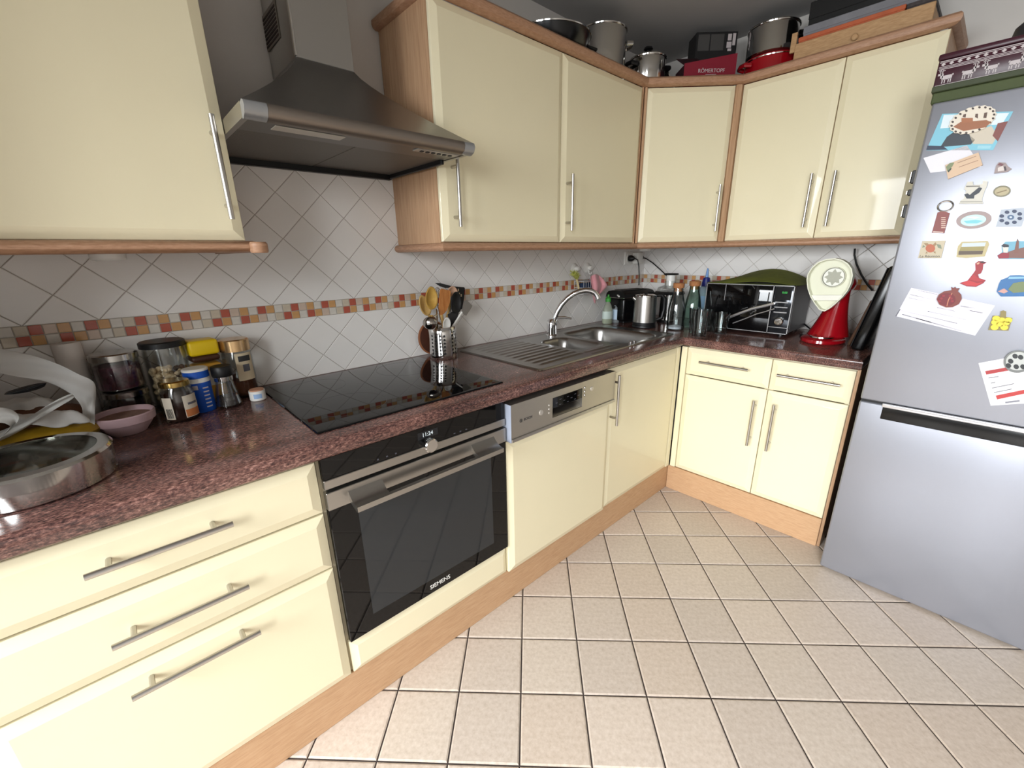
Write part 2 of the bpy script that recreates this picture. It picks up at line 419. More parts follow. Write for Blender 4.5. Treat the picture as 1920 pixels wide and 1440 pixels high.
mo_me = {}
MP = 0.02585
for k, c in moc.items():
    m = mat('mosaic_'+k, c, rough=0.2, var=0.12, vscale=30)
    h = MP/2-0.0011; mo_me[k] = tile_mesh('mosaic_tile', [(h, h), (-h, h), (-h, -h), (h, -h)], 0, 0.0042, 0.0012, m)
up, lo = 'RPOWROWB', 'ROWROPWB'
XR = -2.6815                                          # left edge of one red tile in the upper row
for wall, parent, a, b in (('A', wa, -3.06, -0.005), ('B', wb, 0.004, 1.40)):
    i = math.ceil((a-XR)/MP) if wall == 'A' else 0
    while True:
        x = (XR+i*MP if wall == 'A' else 0.004+i*MP)+MP/2
        if x > b: break
        q = i if wall == 'A' else i+5
        place_tile(parent, mo_me[up[q % 8]], x, MZ1-MP/2+0.0005, wall, 'mosaic_tile')
        place_tile(parent, mo_me[lo[(q+1) % 8]], x, MZ0+MP/2-0.0005, wall, 'mosaic_tile')
        i += 1

# ------------------------------------------------------------ cabinet parts
def handle(parent, x, z, length, way, y=0.0):
    "bar handle with two posts; (x,z) is its centre"
    b = MB(); r = 0.0062; yb = y-0.034; k = length/2-0.032
    if way == 'h':
        b.tube([(x-length/2, yb, z), (x+length/2, yb, z)], r, 12)
        for s in (-k, k): b.tube([(x+s, yb+0.003, z), (x+s, y+0.002, z)], 0.005, 10)
    else:
        b.tube([(x, yb, z-length/2), (x, yb, z+length/2)], r, 12)
        for s in (-k, k): b.tube([(x, yb+0.003, z+s), (x, y+0.002, z+s)], 0.005, 10)
    return b.build('handle', handle_m, parent)
def front(parent, name, x0, x1, z0, z1, y=0.0, m=None, ch=0.024, dep=0.0085, gap=0.0017, t=0.02):
    "lacquered front with a wide chamfer all round"
    x0 += gap; x1 -= gap; z0 += gap; z1 -= gap
    vs = []
    for yy, i in ((y+t, 0), (y+dep+0.0015, 0.0), (y+dep, 0.001), (y+0.0006, ch-0.002), (y, ch)):
        vs += [(x0+i, yy, z0+i), (x1-i, yy, z0+i), (x1-i, yy, z1-i), (x0+i, yy, z1-i)]
    fs = [(3, 2, 1, 0)]
    for k in range(4):
        for i in range(4): fs.append((k*4+i, k*4+(i+1) % 4, (k+1)*4+(i+1) % 4, (k+1)*4+i))
    fs.append((16, 17, 18, 19))
    return MB().raw(vs, fs).build(name, m or cream, parent, angle=12)
def carcass(parent, w, depth, z0, z1, m, t=0.018, back=True, top=True):
    b = MB()
    b.box(0.0005, t, 0.0215, depth, z0, z1); b.box(w-t, w-0.0005, 0.0215, depth, z0, z1)
    b.box(t, w-t, 0.0215, depth, z0, z0+t); (b.box(t, w-t, 0.0215, depth, z1-t, z1) if top else None)
    if back: b.box(t, w-t, depth-0.008, depth, z0+t, z1-t)
    return b.build('carcass', m, parent, smooth=False)
cream_b = mat('cream_carcass', (214, 204, 176), rough=0.5)
HL = 0.226
# base run under the back wall
t = thing('drawer_unit', 'cream three-drawer base unit left of the oven', 'cabinet', (XE, FA, 0))
w = XC-XE; carcass(t, w, 0.60, HP, HB-0.001, cream_b)
for z0, z1, hz in ((0.6785, 0.8195, 0.7605), (0.5145, 0.6765, 0.600), (HP, 0.5125, 0.471)):
    d = front(t, 'drawer_front', 0, w-0.002, z0, z1); handle(d, w/2-0.002, hz, HL, 'h')
t = thing('oven_cabinet', 'cream base cabinet panel beneath the built-in oven', 'cabinet', (XC, FA, 0))
b = MB().box(0.0005, 0.016, 0.022, 0.6, HP, HB-0.001).box(0.582, 0.5985, 0.022, 0.6, HP, HB-0.001).box(0.016, 0.582, 0.022, 0.6, HP, HP+0.016).box(0.016, 0.582, 0.022, 0.6, 0.236, 0.25)
b.build('carcass', cream_b, t, smooth=False)
front(t, 'base_panel', 0.002, 0.598, HP, 0.256, ch=0.02)
t = thing('base_cabinet', 'tall-doored cream base cabinet between dishwasher and corner', 'cabinet', (XD, FA, 0))
w = -0.655-XD; carcass(t, w, 0.60, HP, HB-0.001, cream_b, top=False)
d = front(t, 'door', 0, w, HP, 0.8195); handle(d, 0.016, 0.682, HL, 'v')
MB().box(w+0.0005, w+0.034, 0.004, 0.024, HP, 0.8195, 0.002).build('corner_post', cream, t)
# base run under the right wall
for y0, y1, lab, hx in ((Y0, Y1, 'wider cream base cabinet with drawer, in the corner', 0.353), (Y1, Y2, 'narrow cream base cabinet with drawer, next to the fridge', 0.046)):
    t = thing('base_cabinet', lab, 'cabinet', (FB, y0, 0), -PI/2)
    w = y0-y1; carcass(t, w, 0.60, HP, HB-0.001, cream_b)
    d = front(t, 'drawer_front', 0, w, HD+0.001, 0.8205); handle(d, w/2, 0.7615, HL, 'h')
    d = front(t, 'door', 0, w, HP, HD-0.001); handle(d, hx, 0.514, HL, 'v')
    if y0 == Y0: MB().box(-0.029, -0.0005, 0.002, 0.022, HP, 0.8205, 0.002).build('corner_post', cream, t)
    else: MB().box(w+0.0002, w+0.012, 0.012, 0.60, 0.0, HB-0.001, 0.001).build('end_panel', beech, t)
tag(MB().box(XE, -0.606, FA+0.012, FA+0.03, 0, HP-0.002, 0.0015).build('plinth', beech_p), 'long beech plinth board under the oven and dishwasher run', 'plinth')
tag(MB().box(FB+0.004, FB+0.022, Y2+0.0005, FA+0.0105, 0, HP-0.002, 0.0015).build('plinth', beech_p), 'short beech plinth board under the cabinets beside the fridge', 'plinth')

# worktop: one L-shaped slab with the cut-out for the sink bowls
CF, CB, CE = -0.638, -0.6416, -1.353
b = bmesh.new()
xs = [-3.066, -1.262, -0.655, CB, 0.0]; ys = [0.0, -0.075, -0.545, CF, CE]
gv = {}
def gvx(i, j):
    if (i, j) not in gv: gv[(i, j)] = b.verts.new((xs[i], ys[j], HT))
    return gv[(i, j)]
tops = []
for i in range(4):
    for j in range(4):
        if j == 3 and i < 3: continue
        if i == 1 and j == 1: continue
        tops.append(b.faces.new((gvx(i, j), gvx(i, j+1), gvx(i+1, j+1), gvx(i+1, j))))
r = bmesh.ops.extrude_face_region(b, geom=tops)
for v in r['geom']:
    if isinstance(v, bmesh.types.BMVert): v.co.z -= (HT-HB)
bmesh.ops.recalc_face_normals(b, faces=b.faces[:])
def on_front(e):
    q = [v.co for v in e.verts]
    if abs(q[0].z-q[1].z) > 1e-5: return False
    if all(abs(c.y-CF) < 1e-5 and c.x <= CB+1e-5 for c in q): return True
    if all(abs(c.x-CB) < 1e-5 and c.y <= CF+1e-5 for c in q): return True
    return all(abs(c.y-CE) < 1e-5 for c in q)
bmesh.ops.bevel(b, geom=[e for e in b.edges if on_front(e)], offset=0.011, segments=4, affect='EDGES', profile=0.5)
wt = MB(); wt.bm.free(); wt.bm = b
tag(wt.build('worktop', gran), 'reddish-brown speckled granite-look L-shaped worktop', 'worktop')

# ------------------------------------------------------------ wall units
def upper(lab, loc, rot, w, hx, x0=0.0, x1=None, hl=0.219, hz=1.487):
    t = thing('wall_cabinet', lab, 'cabinet', loc, rot)
    carcass(t, w, 0.320, UBZ, UTZ, beech)
    d = front(t, 'door', x0, x1 if x1 else w, UBZ+0.002, UTZ-0.001); handle(d, hx, hz, hl, 'v')
    return t
upper('large cream wall cabinet left of the extractor hood', (-3.036, UA, 0), 0, 0.604, 0.574)
upper('cream wall cabinet with beech side, right beside the hood', (-1.8358, UA, 0), 0, 0.6052, 0.049)
upper('cream wall cabinet above the sink, before the angled corner unit', (-1.2304, UA, 0), 0, 0.577, 0.030)
upper('wider cream wall cabinet above the microwave', (UB, -0.6372, 0), -PI/2, 0.3936, 0.355)
t = upper('narrow cream wall cabinet partly behind the fridge', (UB, -1.0310, 0), -PI/2, 0.303, 0.047)
A_, B_ = Vector((-0.6455, UA)), Vector((UB, -0.6365))
ang = math.atan2(B_.y-A_.y, B_.x-A_.x); wd = (B_-A_).length
t = thing('wall_cabinet', 'angled cream corner wall cabinet set diagonally', 'cabinet', (A_.x, A_.y, 0), ang)
nx = Vector((math.cos(ang+PI/2), math.sin(ang+PI/2)))
P = [(-0.6525, -0.003), (-0.003, -0.003), (-0.003, -0.6365), (B_.x+0.003, -0.6365), (B_.x+nx.x*0.0215, B_.y+nx.y*0.0215), (A_.x+nx.x*0.0215, A_.y+nx.y*0.0215), (-0.6525, A_.y+0.003)]
b = MB(); b.prism([(x, y, UBZ) for x, y in P], (0, 0, UTZ-UBZ)); b.build('carcass', beech, t, world=True, smooth=False)
MB().box(0.0, 0.0115, -0.001, 0.021, UBZ, UTZ, 0.002).build('post', beech, t); MB().box(wd-0.026, wd, -0.001, 0.021, UBZ, UTZ, 0.002).build('post', beech, t)
d = front(t, 'door', 0.012, wd-0.0265, UBZ+0.002, UTZ-0.001); handle(d, wd-0.062, 1.485, 0.216, 'v')
RUN = [(-1.8358, 0.0), (-1.8358, UA), (A_.x, A_.y), (B_.x, B_.y), (UB, -1.336), (-0.002, -1.336)]
crown = [(-0.012, UTZ+0.0005), (0.010, UTZ+0.0005), (0.019, UTZ+0.006), (0.023, UTZ+0.016), (0.022, UTZ+0.027), (0.015, UTZ+0.035), (0.004, UTZ+0.038), (-0.012, UTZ+0.038)]
rail = [(-0.022, UBZ-0.0005), (0.004, UBZ-0.0005), (0.013, UBZ-0.004), (0.018, UBZ-0.011), (0.018, UBZ-0.018), (0.013, UBZ-0.025), (0.005, UBZ-0.028), (-0.022, UBZ-0.028)]
t = thing('crown_moulding', 'beech crown moulding along the top of the right-hand wall cabinets', 'moulding', (-1.8358, UA, UTZ))
for i in range(5):
    seg = RUN[max(0, i-1):i+3] if i else RUN[0:3]
    P = [Vector(q) for q in RUN]; b = MB()
    # mitred piece between RUN[i] and RUN[i+1]
    full = MB(); full.sweep(RUN, crown); vs = [v.co.copy() for v in full.bm.verts]; full.bm.free(); n = len(crown)
    ring = vs[i*n:(i+1)*n]+vs[(i+1)*n:(i+2)*n]
    b.raw(ring, [tuple(range(n)), tuple(range(2*n-1, n-1, -1))]+[(j, (j+1) % n, n+(j+1) % n, n+j) for j in range(n)])
    b.build('moulding_length', beech_h, t, world=True)
t = thing('light_rail', 'beech light rail along the bottom of the right-hand wall cabinets', 'moulding', (-1.8358, UA, UBZ-0.03))
for i in range(5):
    full = MB(); full.sweep(RUN, rail); vs = [v.co.copy() for v in full.bm.verts]; full.bm.free(); n = len(rail)
    ring = vs[i*n:(i+1)*n]+vs[(i+1)*n:(i+2)*n]
    MB().raw(ring, [tuple(range(n)), tuple(range(2*n-1, n-1, -1))]+[(j, (j+1) % n, n+(j+1) % n, n+j) for j in range(n)]).build('moulding_length', beech_h, t, world=True)
t = thing('light_rail', 'beech light rail with rounded end under the large left cabinet', 'moulding', (-3.036, UA, UBZ-0.03))
MB().sweep([(-3.036, UA), (-2.432, UA), (-2.432, -0.002)], [(a+(0.006 if a > 0 else 0), z+0.003) for a, z in rail]).build('moulding_length', beech_h, t, world=True)
MB().lathe([(0.0, 0), (0.019, 0), (0.021, 0.004), (0.021, 0.022), (0.018, 0.026), (0.0, 0.026)], 20, (-2.413, UA-0.019, UBZ-0.0265)).build('end_cap', beech_h, t, world=True)
# puck lamps under the wall cabinets (switched off)
for x, y, lab in ((-2.700, -0.16, 'round white puck lamp under the large left cabinet'), (-0.30, -0.175, 'round white puck lamp under the corner cabinet above the socket')):
    t = thing('puck_lamp', lab, 'lamp', (x, y, UBZ-0.040))
    MB().lathe([(0, 0.004), (0.03, 0.002), (0.034, 0.006), (0.036, 0.039), (0, 0.039)], 24).build('housing', white_p, t)
    MB().lathe([(0, 0.0), (0.024, 0.0005), (0.026, 0.0035), (0, 0.0035)], 24).build('lens', mat('puck_lens', (215, 215, 208), rough=0.3), t)

# ------------------------------------------------------------ built-in oven
t = thing('oven', 'black glass built-in oven with steel bar handle', 'oven', (XC+0.002, FA, 0.25))
ox0, ox1 = 0.003, 0.5935
def ob(): return MB()
OV = -0.25     # parts below use absolute heights, shifted to the oven's base
MB().box(ox0+0.01, ox1-0.01, 0.012, 0.56, 0.262+OV, 0.822+OV).build('body', dark, t)
MB().box(ox0, ox1, -0.004, 0.011, 0.7685+OV, 0.826+OV, 0.001).build('control_panel', blackglass, t)
MB().box(ox0, ox1, -0.007, 0.011, 0.7435+OV, 0.768+OV, 0.0015).build('trim_strip', steel, t)
d = MB().box(ox0, ox1, -0.006, 0.011, 0.2625+OV, 0.686+OV, 0.0015).build('door', blackglass, t)
MB().box(0.075, 0.527, -0.0068, -0.0055, 0.315+OV, 0.652+OV).build('window', ovenglass, d)
MB().box(ox0, ox1, -0.010, 0.011, 0.6865+OV, 0.7355+OV, 0.0015).build('door_strip', steel, d)
text('lettering', 'SIEMENS', 0.0205, white_p, d, facing_front(0.300, -0.0068, 0.287+OV))
# handle: curved shovel-shaped profile carried along the door, cut open in the middle
hb = MB(); prof = [(-0.010, 0.722), (-0.018, 0.712), (-0.030, 0.702), (-0.046, 0.697), (-0.058, 0.6965), (-0.058, 0.682), (-0.052, 0.6805), (-0.034, 0.684), (-0.020, 0.690), (-0.010, 0.698)]
def shovel(b, x0, x1, pr):
    n = len(pr); vs = [(x0, y, z+OV) for y, z in pr]+[(x1, y, z+OV) for y, z in pr]
    b.raw(vs, [tuple(range(n)), tuple(range(2*n-1, n-1, -1))]+[(j, (j+1) % n, n+(j+1) % n, n+j) for j in range(n)])
shovel(hb, 0.056, 0.148, prof); shovel(hb, 0.447, 0.540, prof)
shovel(hb, 0.148, 0.447, [(-0.046, 0.697), (-0.058, 0.6965), (-0.058, 0.682), (-0.052, 0.6805), (-0.046, 0.682)])
hb.build('handle', steel, d, angle=50)
k = MB(); k.lathe([(0, 0.022), (0.018, 0.022), (0.021, 0.019), (0.021, 0.0), (0, 0.0)], 28, m=Matrix(((1, 0, 0, 0.299), (0, 0, -1, -0.005), (0, 1, 0, 0.7725+OV), (0, 0, 0, 1))))
k.build('dial', steel_p, t)
dsp = MB().box(0.268, 0.334, -0.0048, -0.0036, 0.792+OV, 0.8135+OV).build('display', mat('oven_display', (30, 31, 34), rough=0.1), t)
lit = mat('lit_digits', (210, 218, 220), emit=(0.85, 0.92, 0.95, 1), est=0.35)
text('digits', '11:24', 0.0165, lit, dsp, facing_front(0.300, -0.0049, 0.8028+OV))
for x in (0.146, 0.172, 0.198, 0.392, 0.414, 0.436):
    text('symbol', 'III' if x < 0.3 else 'on', 0.0062, M_['grey_print'], t, facing_front(x, -0.0042, 0.7765+OV))

# ------------------------------------------------------------ hob
t = thing('hob', 'black glass ceramic hob set into the worktop', 'hob', (-2.11, -0.31, HT))
hx0, hx1, hy0, hy1 = -2.418, -1.806, -0.574, -0.036
vs = []
for i, z in ((0, HT+0.0002), (0, HT+0.0022), (0.0018, HT+0.0048), (0.009, HT+0.0058)):
    vs += [(hx0+i, hy0+i, z), (hx1-i, hy0+i, z), (hx1-i, hy1-i, z), (hx0+i, hy1-i, z)]
fs = [(3, 2, 1, 0), (12, 13, 14, 15)]
for k in range(3):
    for i in range(4): fs.append((k*4+i, k*4+(i+1) % 4, (k+1)*4+(i+1) % 4, (k+1)*4+i))
MB().raw(vs, fs).build('glass_plate', blackglass, t, world=True, angle=10)
zone = mat('hob_print', (34, 34, 36), rough=0.06)
for cx, cy, r in ((-2.27, -0.17, 0.085), (-1.95, -0.17, 0.105), (-2.27, -0.42, 0.105), (-1.95, -0.42, 0.085)):
    b = MB(); n = 48; vs = []
    for j in range(n):
        a = 2*PI*j/n; vs += [(cx+r*math.cos(a), cy+r*math.sin(a), HT+0.00595), (cx+(r-0.0012)*math.cos(a), cy+(r-0.0012)*math.sin(a), HT+0.00595)]
    b.raw(vs, [(2*j, (2*j+2) % (2*n), (2*j+3) % (2*n), 2*j+1) for j in range(n)]); b.build('cooking_zone', zone, t, world=True, smooth=False)

# ------------------------------------------------------------ dishwasher
t = thing('dishwasher', 'integrated dishwasher with steel control panel and cream door', 'dishwasher', (XO, FA, 0.10))
w = XD-XO; OV = -0.10
MB().box(0.006, w-0.006, 0.022, 0.57, HP-0.02+OV, HB-0.004+OV).build('body', dark, t)
d = front(t, 'door', 0.0, w-0.001, HP+OV, 0.6795+OV, y=-0.010, t=0.030)
pn = MB(); a0, a1, zb, zt = 0.004, w-0.004, 0.682+OV, 0.816+OV
wx0, wx1, wz0, wz1 = 0.208, 0.378, 0.716+OV, 0.792+OV                # display and pull recess
for x0, x1, z0, z1 in ((a0, wx0, zb, zt), (wx1, a1, zb, zt), (wx0, wx1, zb, wz0), (wx0, wx1, wz1, zt)): pn.box(x0, x1, -0.026, 0.02, z0, z1)
pn.box(wx0, wx1, 0.006, 0.02, wz0, wz1)
panel_m = mat('dishwasher_panel_steel', (176, 170, 160), rough=0.32, metal=0.9)
p = pn.build('control_panel', panel_m, t, smooth=False)
MB().box(a0, a1, -0.030, -0.024, zb, zb+0.013, 0.0015).build('lower_lip', steel, p)
MB().box(a0-0.002, a0, -0.028, 0.018, zb, zt, 0.0005).build('side_cap', mat('panel_side_grey', (150, 156, 170), rough=0.4), p)
MB().box(wx0+0.001, wx1-0.001, -0.0265, 0.002, wz0+0.036, wz1-0.001, 0.001).build('display', blackglass, p)
MB().raw([(wx0+0.001, -0.024, wz0+0.001), (wx1-0.001, -0.024, wz0+0.001), (wx1-0.001, 0.004, wz0+0.020), (wx0+0.001, 0.004, wz0+0.020), (wx0+0.001, 0.0055, wz0+0.001), (wx1-0.001, 0.0055, wz0+0.001)],
         [(0, 1, 2, 3), (0, 4, 5, 1), (4, 3, 2, 5), (0, 3, 4), (1, 5, 2)]).build('pull_recess', steel, p, smooth=False)
btn = mat('button_grey', (196, 190, 182), rough=0.3, metal=0.6)
def button(x, z, r, m=btn): MB().lathe([(0, 0.003), (r*0.8, 0.003), (r, 0.001), (r, -0.001), (0, -0.001)], 20, m=Matrix(((1, 0, 0, x), (0, 0, -1, -0.026), (0, 1, 0, z), (0, 0, 0, 1)))).build('button', m, p)
button(0.148, 0.7535+OV, 0.0105)
for z in (0.770, 0.7555, 0.741): button(0.189, z+OV, 0.0042)
for z in (0.789, 0.774, 0.7595): button(0.394, z+OV, 0.0055, steel)
button(0.437, 0.776+OV, 0.0095)
text('lettering', 'BOSCH', 0.0125, dark, p, facing_front(0.084, -0.0262, 0.7505+OV))
b = MB(); vs = []; n = 28
for j in range(n):
    a = 2*PI*j/n; vs += [(0.050+0.0066*math.cos(a), -0.0266, 0.7505+OV+0.0066*math.sin(a)), (0.050+0.0054*math.cos(a), -0.0266, 0.7505+OV+0.0054*math.sin(a))]
b.raw(vs, [(2*j, (2*j+2) % (2*n), (2*j+3) % (2*n), 2*j+1) for j in range(n)])
b.box(0.0478, 0.0492, -0.0268, -0.0262, 0.746+OV, 0.755+OV); b.box(0.0508, 0.0522, -0.0268, -0.0262, 0.746+OV, 0.755+OV); b.box(0.049, 0.051, -0.0268, -0.0262, 0.7498+OV, 0.7512+OV)
b.build('emblem', dark, p, smooth=False)
for k in range(7):
    for q in range(3): MB().box(wx0+0.016+k*0.021, wx0+0.026+k*0.021, -0.0269, -0.0264, wz0+0.042+q*0.010, wz0+0.0435+q*0.010).build('printed_symbol', ink, p, smooth=False) if (k+q) % 2 else None

# ------------------------------------------------------------ sink, drainer and tap
SX0, SX1, SY0, SY1 = -1.612, -0.592, -0.563, -0.046
t = thing('sink', 'stainless steel one-and-a-half bowl sink with ribbed drainer', 'sink', ((SX0+SX1)/2, (SY0+SY1)/2, HT))
def sdr(x, y, cx, cy, hx, hy, r):
    qx, qy = abs(x-cx)-hx+r, abs(y-cy)-hy+r
    return math.hypot(max(qx, 0), max(qy, 0))+min(max(qx, qy), 0)-r
def ss(a, b, x):
    q = max(0, min(1, (x-a)/(b-a))); return q*q*(3-2*q)
BIG = (-0.832, -0.318, 0.168, 0.205, 0.075); SML = (-1.140, -0.318, 0.095, 0.140, 0.055)
def sink_z(x, y):
    z = 0.0055
    e = -sdr(x, y, (SX0+SX1)/2, (SY0+SY1)/2, (SX1-SX0)/2, (SY1-SY0)/2, 0.022)
    z = 0.0006+0.0052*ss(0, 0.006, e) - 0.0028*ss(0.014, 0.020, e)
    z += 0.0016*(1-ss(0.0, 0.012, abs(e-0.030)))*0.0
    if e > 0.03 and x < -1.255:
        if x > -1.560:
            k = ss(-1.560, -1.53, x)*(1-ss(-1.285, -1.262, x))
            yy = y+0.10*(x+1.26)*(x+1.26)
            f = 0.5+0.5*math.cos(2*PI*(yy+0.05)/0.040)
            if -0.520 < y < -0.075: z += k*0.0042*f**2
    elif e > 0.03 and y < -0.472 and x < -1.03:
        f = 0.5+0.5*math.cos(2*PI*(y+0.05)/0.040); z += 0.003*f**2*(1-ss(-1.06, -1.03, x))
    for (cx, cy, hx, hy, r), dep in ((BIG, 0.155), (SML, 0.115)):
        sd = sdr(x, y, cx, cy, hx, hy, r)
        if sd < 0.004:
            q = -sd
            z -= 0.010*ss(-0.004, 0.012, q)+(dep-0.010)*ss(0.006, 0.042, q)+0.004*ss(0.04, 0.12, q)
    return HT+z
NX, NY = 238, 122
b = MB(); vs = [(SX0+(SX1-SX0)*i/NX, SY0+(SY1-SY0)*j/NY) for j in range(NY+1) for i in range(NX+1)]
sd0 = lambda x, y: sdr(x, y, (SX0+SX1)/2, (SY0+SY1)/2, (SX1-SX0)/2, (SY1-SY0)/2, 0.022)
ok = [sd0(x, y) < 0.0035 for x, y in vs]
fs = []
for j in range(NY):
    for i in range(NX):
        q = (j*(NX+1)+i, j*(NX+1)+i+1, (j+1)*(NX+1)+i+1, (j+1)*(NX+1)+i)
        if all(ok[k] for k in q): fs.append(q)
b.raw([(x, y, sink_z(x, y)) for x, y in vs], fs)
bmesh.ops.delete(b.bm, geom=[v for v in b.bm.verts if not v.link_faces], context='VERTS')
b.build('basin_plate', sinksteel, t, world=True, angle=80)
for (cx, cy, hx, hy, r), dep in ((BIG, 0.155), (SML, 0.115)):
    z = HT+0.003-dep-0.004
    MB().lathe([(0, 0.004), (0.012, 0.005), (0.014, 0.003), (0.034, 0.002), (0.040, 0.0035), (0.041, 0.0)], 28, (cx, cy, z)).build('strainer', chrome, t, world=True)
for x, y in ((-0.985, -0.545), (-0.955, -0.545)):
    MB().lathe([(0, 0.018), (0.006, 0.018), (0.008, 0.015), (0.007, 0.004), (0.011, 0.002), (0.011, 0.0)], 18, (x, y, HT+0.002)).build('drain_knob', chrome, t, world=True)

FX, FY = -1.062, -0.120
t = thing('tap', 'chrome mixer tap with tall arched spout over the sink', 'tap', (FX, FY, HT+0.003))
MB().lathe([(0, 0), (0.030, 0), (0.030, 0.006), (0.026, 0.010), (0.0255, 0.045), (0.027, 0.062), (0.025, 0.078), (0.016, 0.088), (0, 0.09)], 28).build('body', chrome, t)
dx, dy = 0.150, -0.165; dl = math.hypot(dx, dy); ux, uy = dx/dl, dy/dl
def spout_point(u, v):                       # sight line meets the upright plane the spout swings in
    w_ = CAM_D + CAM_R*((u-PPX)/FPX) - CAM_U*((v-PPY)/FPX); nrm = Vector((uy, -ux, 0)); base = Vector((FX, FY, 0))
    return CAM_P + w_*((base-CAM_P).dot(nrm)/w_.dot(nrm)) - t.matrix_basis.translation
path = [Vector((0, 0, 0.040))]+[spout_point(u, v) for u, v in ((1040, 617), (1038, 607), (1040, 596), (1045, 584), (1053, 571), (1063, 560), (1075, 551), (1087, 546), (1098, 544), (1108, 545.5), (1115, 549), (1119.5, 554), (1121.5, 560))]
MB().tube(path, [0.0140]*4+[0.0132]*(len(path)-5)+[0.0136], 16).build('spout', chrome, t, angle=60)
MB().tube([(0.004, -0.004, 0.078), (0.022, -0.014, 0.094), (0.055, -0.038, 0.094), (0.085, -0.060, 0.086)], [0.015, 0.014, 0.011, 0.008], 12, flat=0.6).build('lever', chrome, t, angle=60)

# ------------------------------------------------------------ extractor hood
t = thing('extractor_hood', 'stainless steel chimney extractor hood above the hob', 'hood', (-2.1285, -0.25, 1.56))
hx0, hx1, hyf = -2.4325, -1.838, -0.500
zl, zt_, zc = 1.568, 1.599, 1.803
cx0, cx1, cyf = -2.207, -2.049, -0.222
N_ = 10; rings = []
b = MB()
for k in range(N_+1):
    q = k/N_; e = 1-(1-q)**1.22; z = zt_+(zc-zt_)*q
    rings.append([(hx0+(cx0-hx0)*e, hyf+(cyf-hyf)*e, z), (hx1+(cx1-hx1)*e, hyf+(cyf-hyf)*e, z), (hx1+(cx1-hx1)*e, -0.001, z), (hx0+(cx0-hx0)*e, -0.001, z)])
vs = [v for r_ in rings for v in r_]; fs = [tuple(range(4*N_, 4*N_+4))]
for k in range(N_):
    for i in range(4): fs.append((k*4+i, k*4+(i+1) % 4, (k+1)*4+(i+1) % 4, (k+1)*4+i))
b.raw(vs, fs); b.build('canopy', steel_d, t, world=True, angle=25)
lp = [(hyf, zt_), (hyf-0.010, zt_-0.004), (hyf-0.014, zt_-0.014), (hyf-0.008, zl+0.004), (hyf+0.006, zl-0.003), (hyf+0.014, zl-0.003), (hyf+0.014, zt_-0.004)]
def lip(x0, x1):
    n = len(lp); return MB().raw([(x0, y, z) for y, z in lp]+[(x1, y, z) for y, z in lp], [tuple(range(n)), tuple(range(2*n-1, n-1, -1))]+[(j, (j+1) % n, n+(j+1) % n, n+j) for j in range(n)])
lip(hx0+0.045, hx1-0.036).build('front_lip', mat('hood_lip_steel', (140, 130, 121), rough=0.42, metal=0.9), t, world=True, angle=50)
capm = mat('hood_corner_grey', (150, 150, 150), rough=0.3, metal=0.4)
lip(hx0, hx0+0.0445).build('corner_cap', capm, t, world=True, angle=50); lip(hx1-0.0355, hx1).build('corner_cap', capm, t, world=True, angle=50)
MB().box(hx0, hx0+0.012, hyf+0.0145, -0.002, zl, zt_-0.0005).build('side_rim', steel, t, world=True); MB().box(hx1-0.012, hx1, hyf+0.0145, -0.002, zl, zt_-0.0005).build('side_rim', steel, t, world=True)
und = mat('hood_underside', (120, 117, 113), rough=0.4, metal=0.85)
MB().box(hx0+0.0125, hx1-0.0125, hyf+0.0145, hyf+0.128, zl+0.002, zl+0.010).build('control_board', und, t, world=True)
mid = (hx0+hx1)/2
filt = mat('grease_filter', (112, 108, 103), rough=0.5, metal=0.7, bump=0.3, bscale=300)
for x0, x1 in ((hx0+0.016, mid-0.001), (mid+0.001, hx1-0.016)):
    f = MB().box(x0, x1, hyf+0.130, -0.030, zl+0.004, zl+0.010, 0.001).build('grease_filter', filt, t, world=True)
    MB().box((x0+x1)/2-0.02, (x0+x1)/2+0.02, hyf+0.134, hyf+0.14, zl+0.0005, zl+0.0045, 0.001).build('latch', black, f, world=False) if False else None
MB().box(hx0+0.0125, hx1-0.0125, -0.028, -0.006, zl-0.012, zl+0.010, 0.002).build('rear_rim', black, t, world=True)
MB().box(hx1-0.024, hx1-0.0125, hyf+0.130, -0.028, zl-0.010, zl+0.010, 0.002).build('side_gasket', black, t, world=True)
MB().box(hx0+0.07, hx0+0.23, hyf+0.04, hyf+0.078, zl-0.0005, zl+0.0022, 0.001).build('lamp_cover', mat('lamp_cover', (176, 170, 160), rough=0.35), t, world=True)
sw = MB().box(hx1-0.165, hx1-0.025, hyf+0.03, hyf+0.062, zl-0.0015, zl+0.0022, 0.001).build('switch_panel', mat('switch_panel', (170, 166, 160), rough=0.35, metal=0.4), t, world=True)
iv = t.matrix_basis.inverted()
for k in range(6):
    q = MB().box(hx1-0.150+k*0.019, hx1-0.140+k*0.019, hyf+0.041, hyf+0.051, zl-0.004, zl-0.0014, 0.0008)
    for v in q.bm.verts: v.co = iv @ v.co
    q.build('switch', dark, sw)
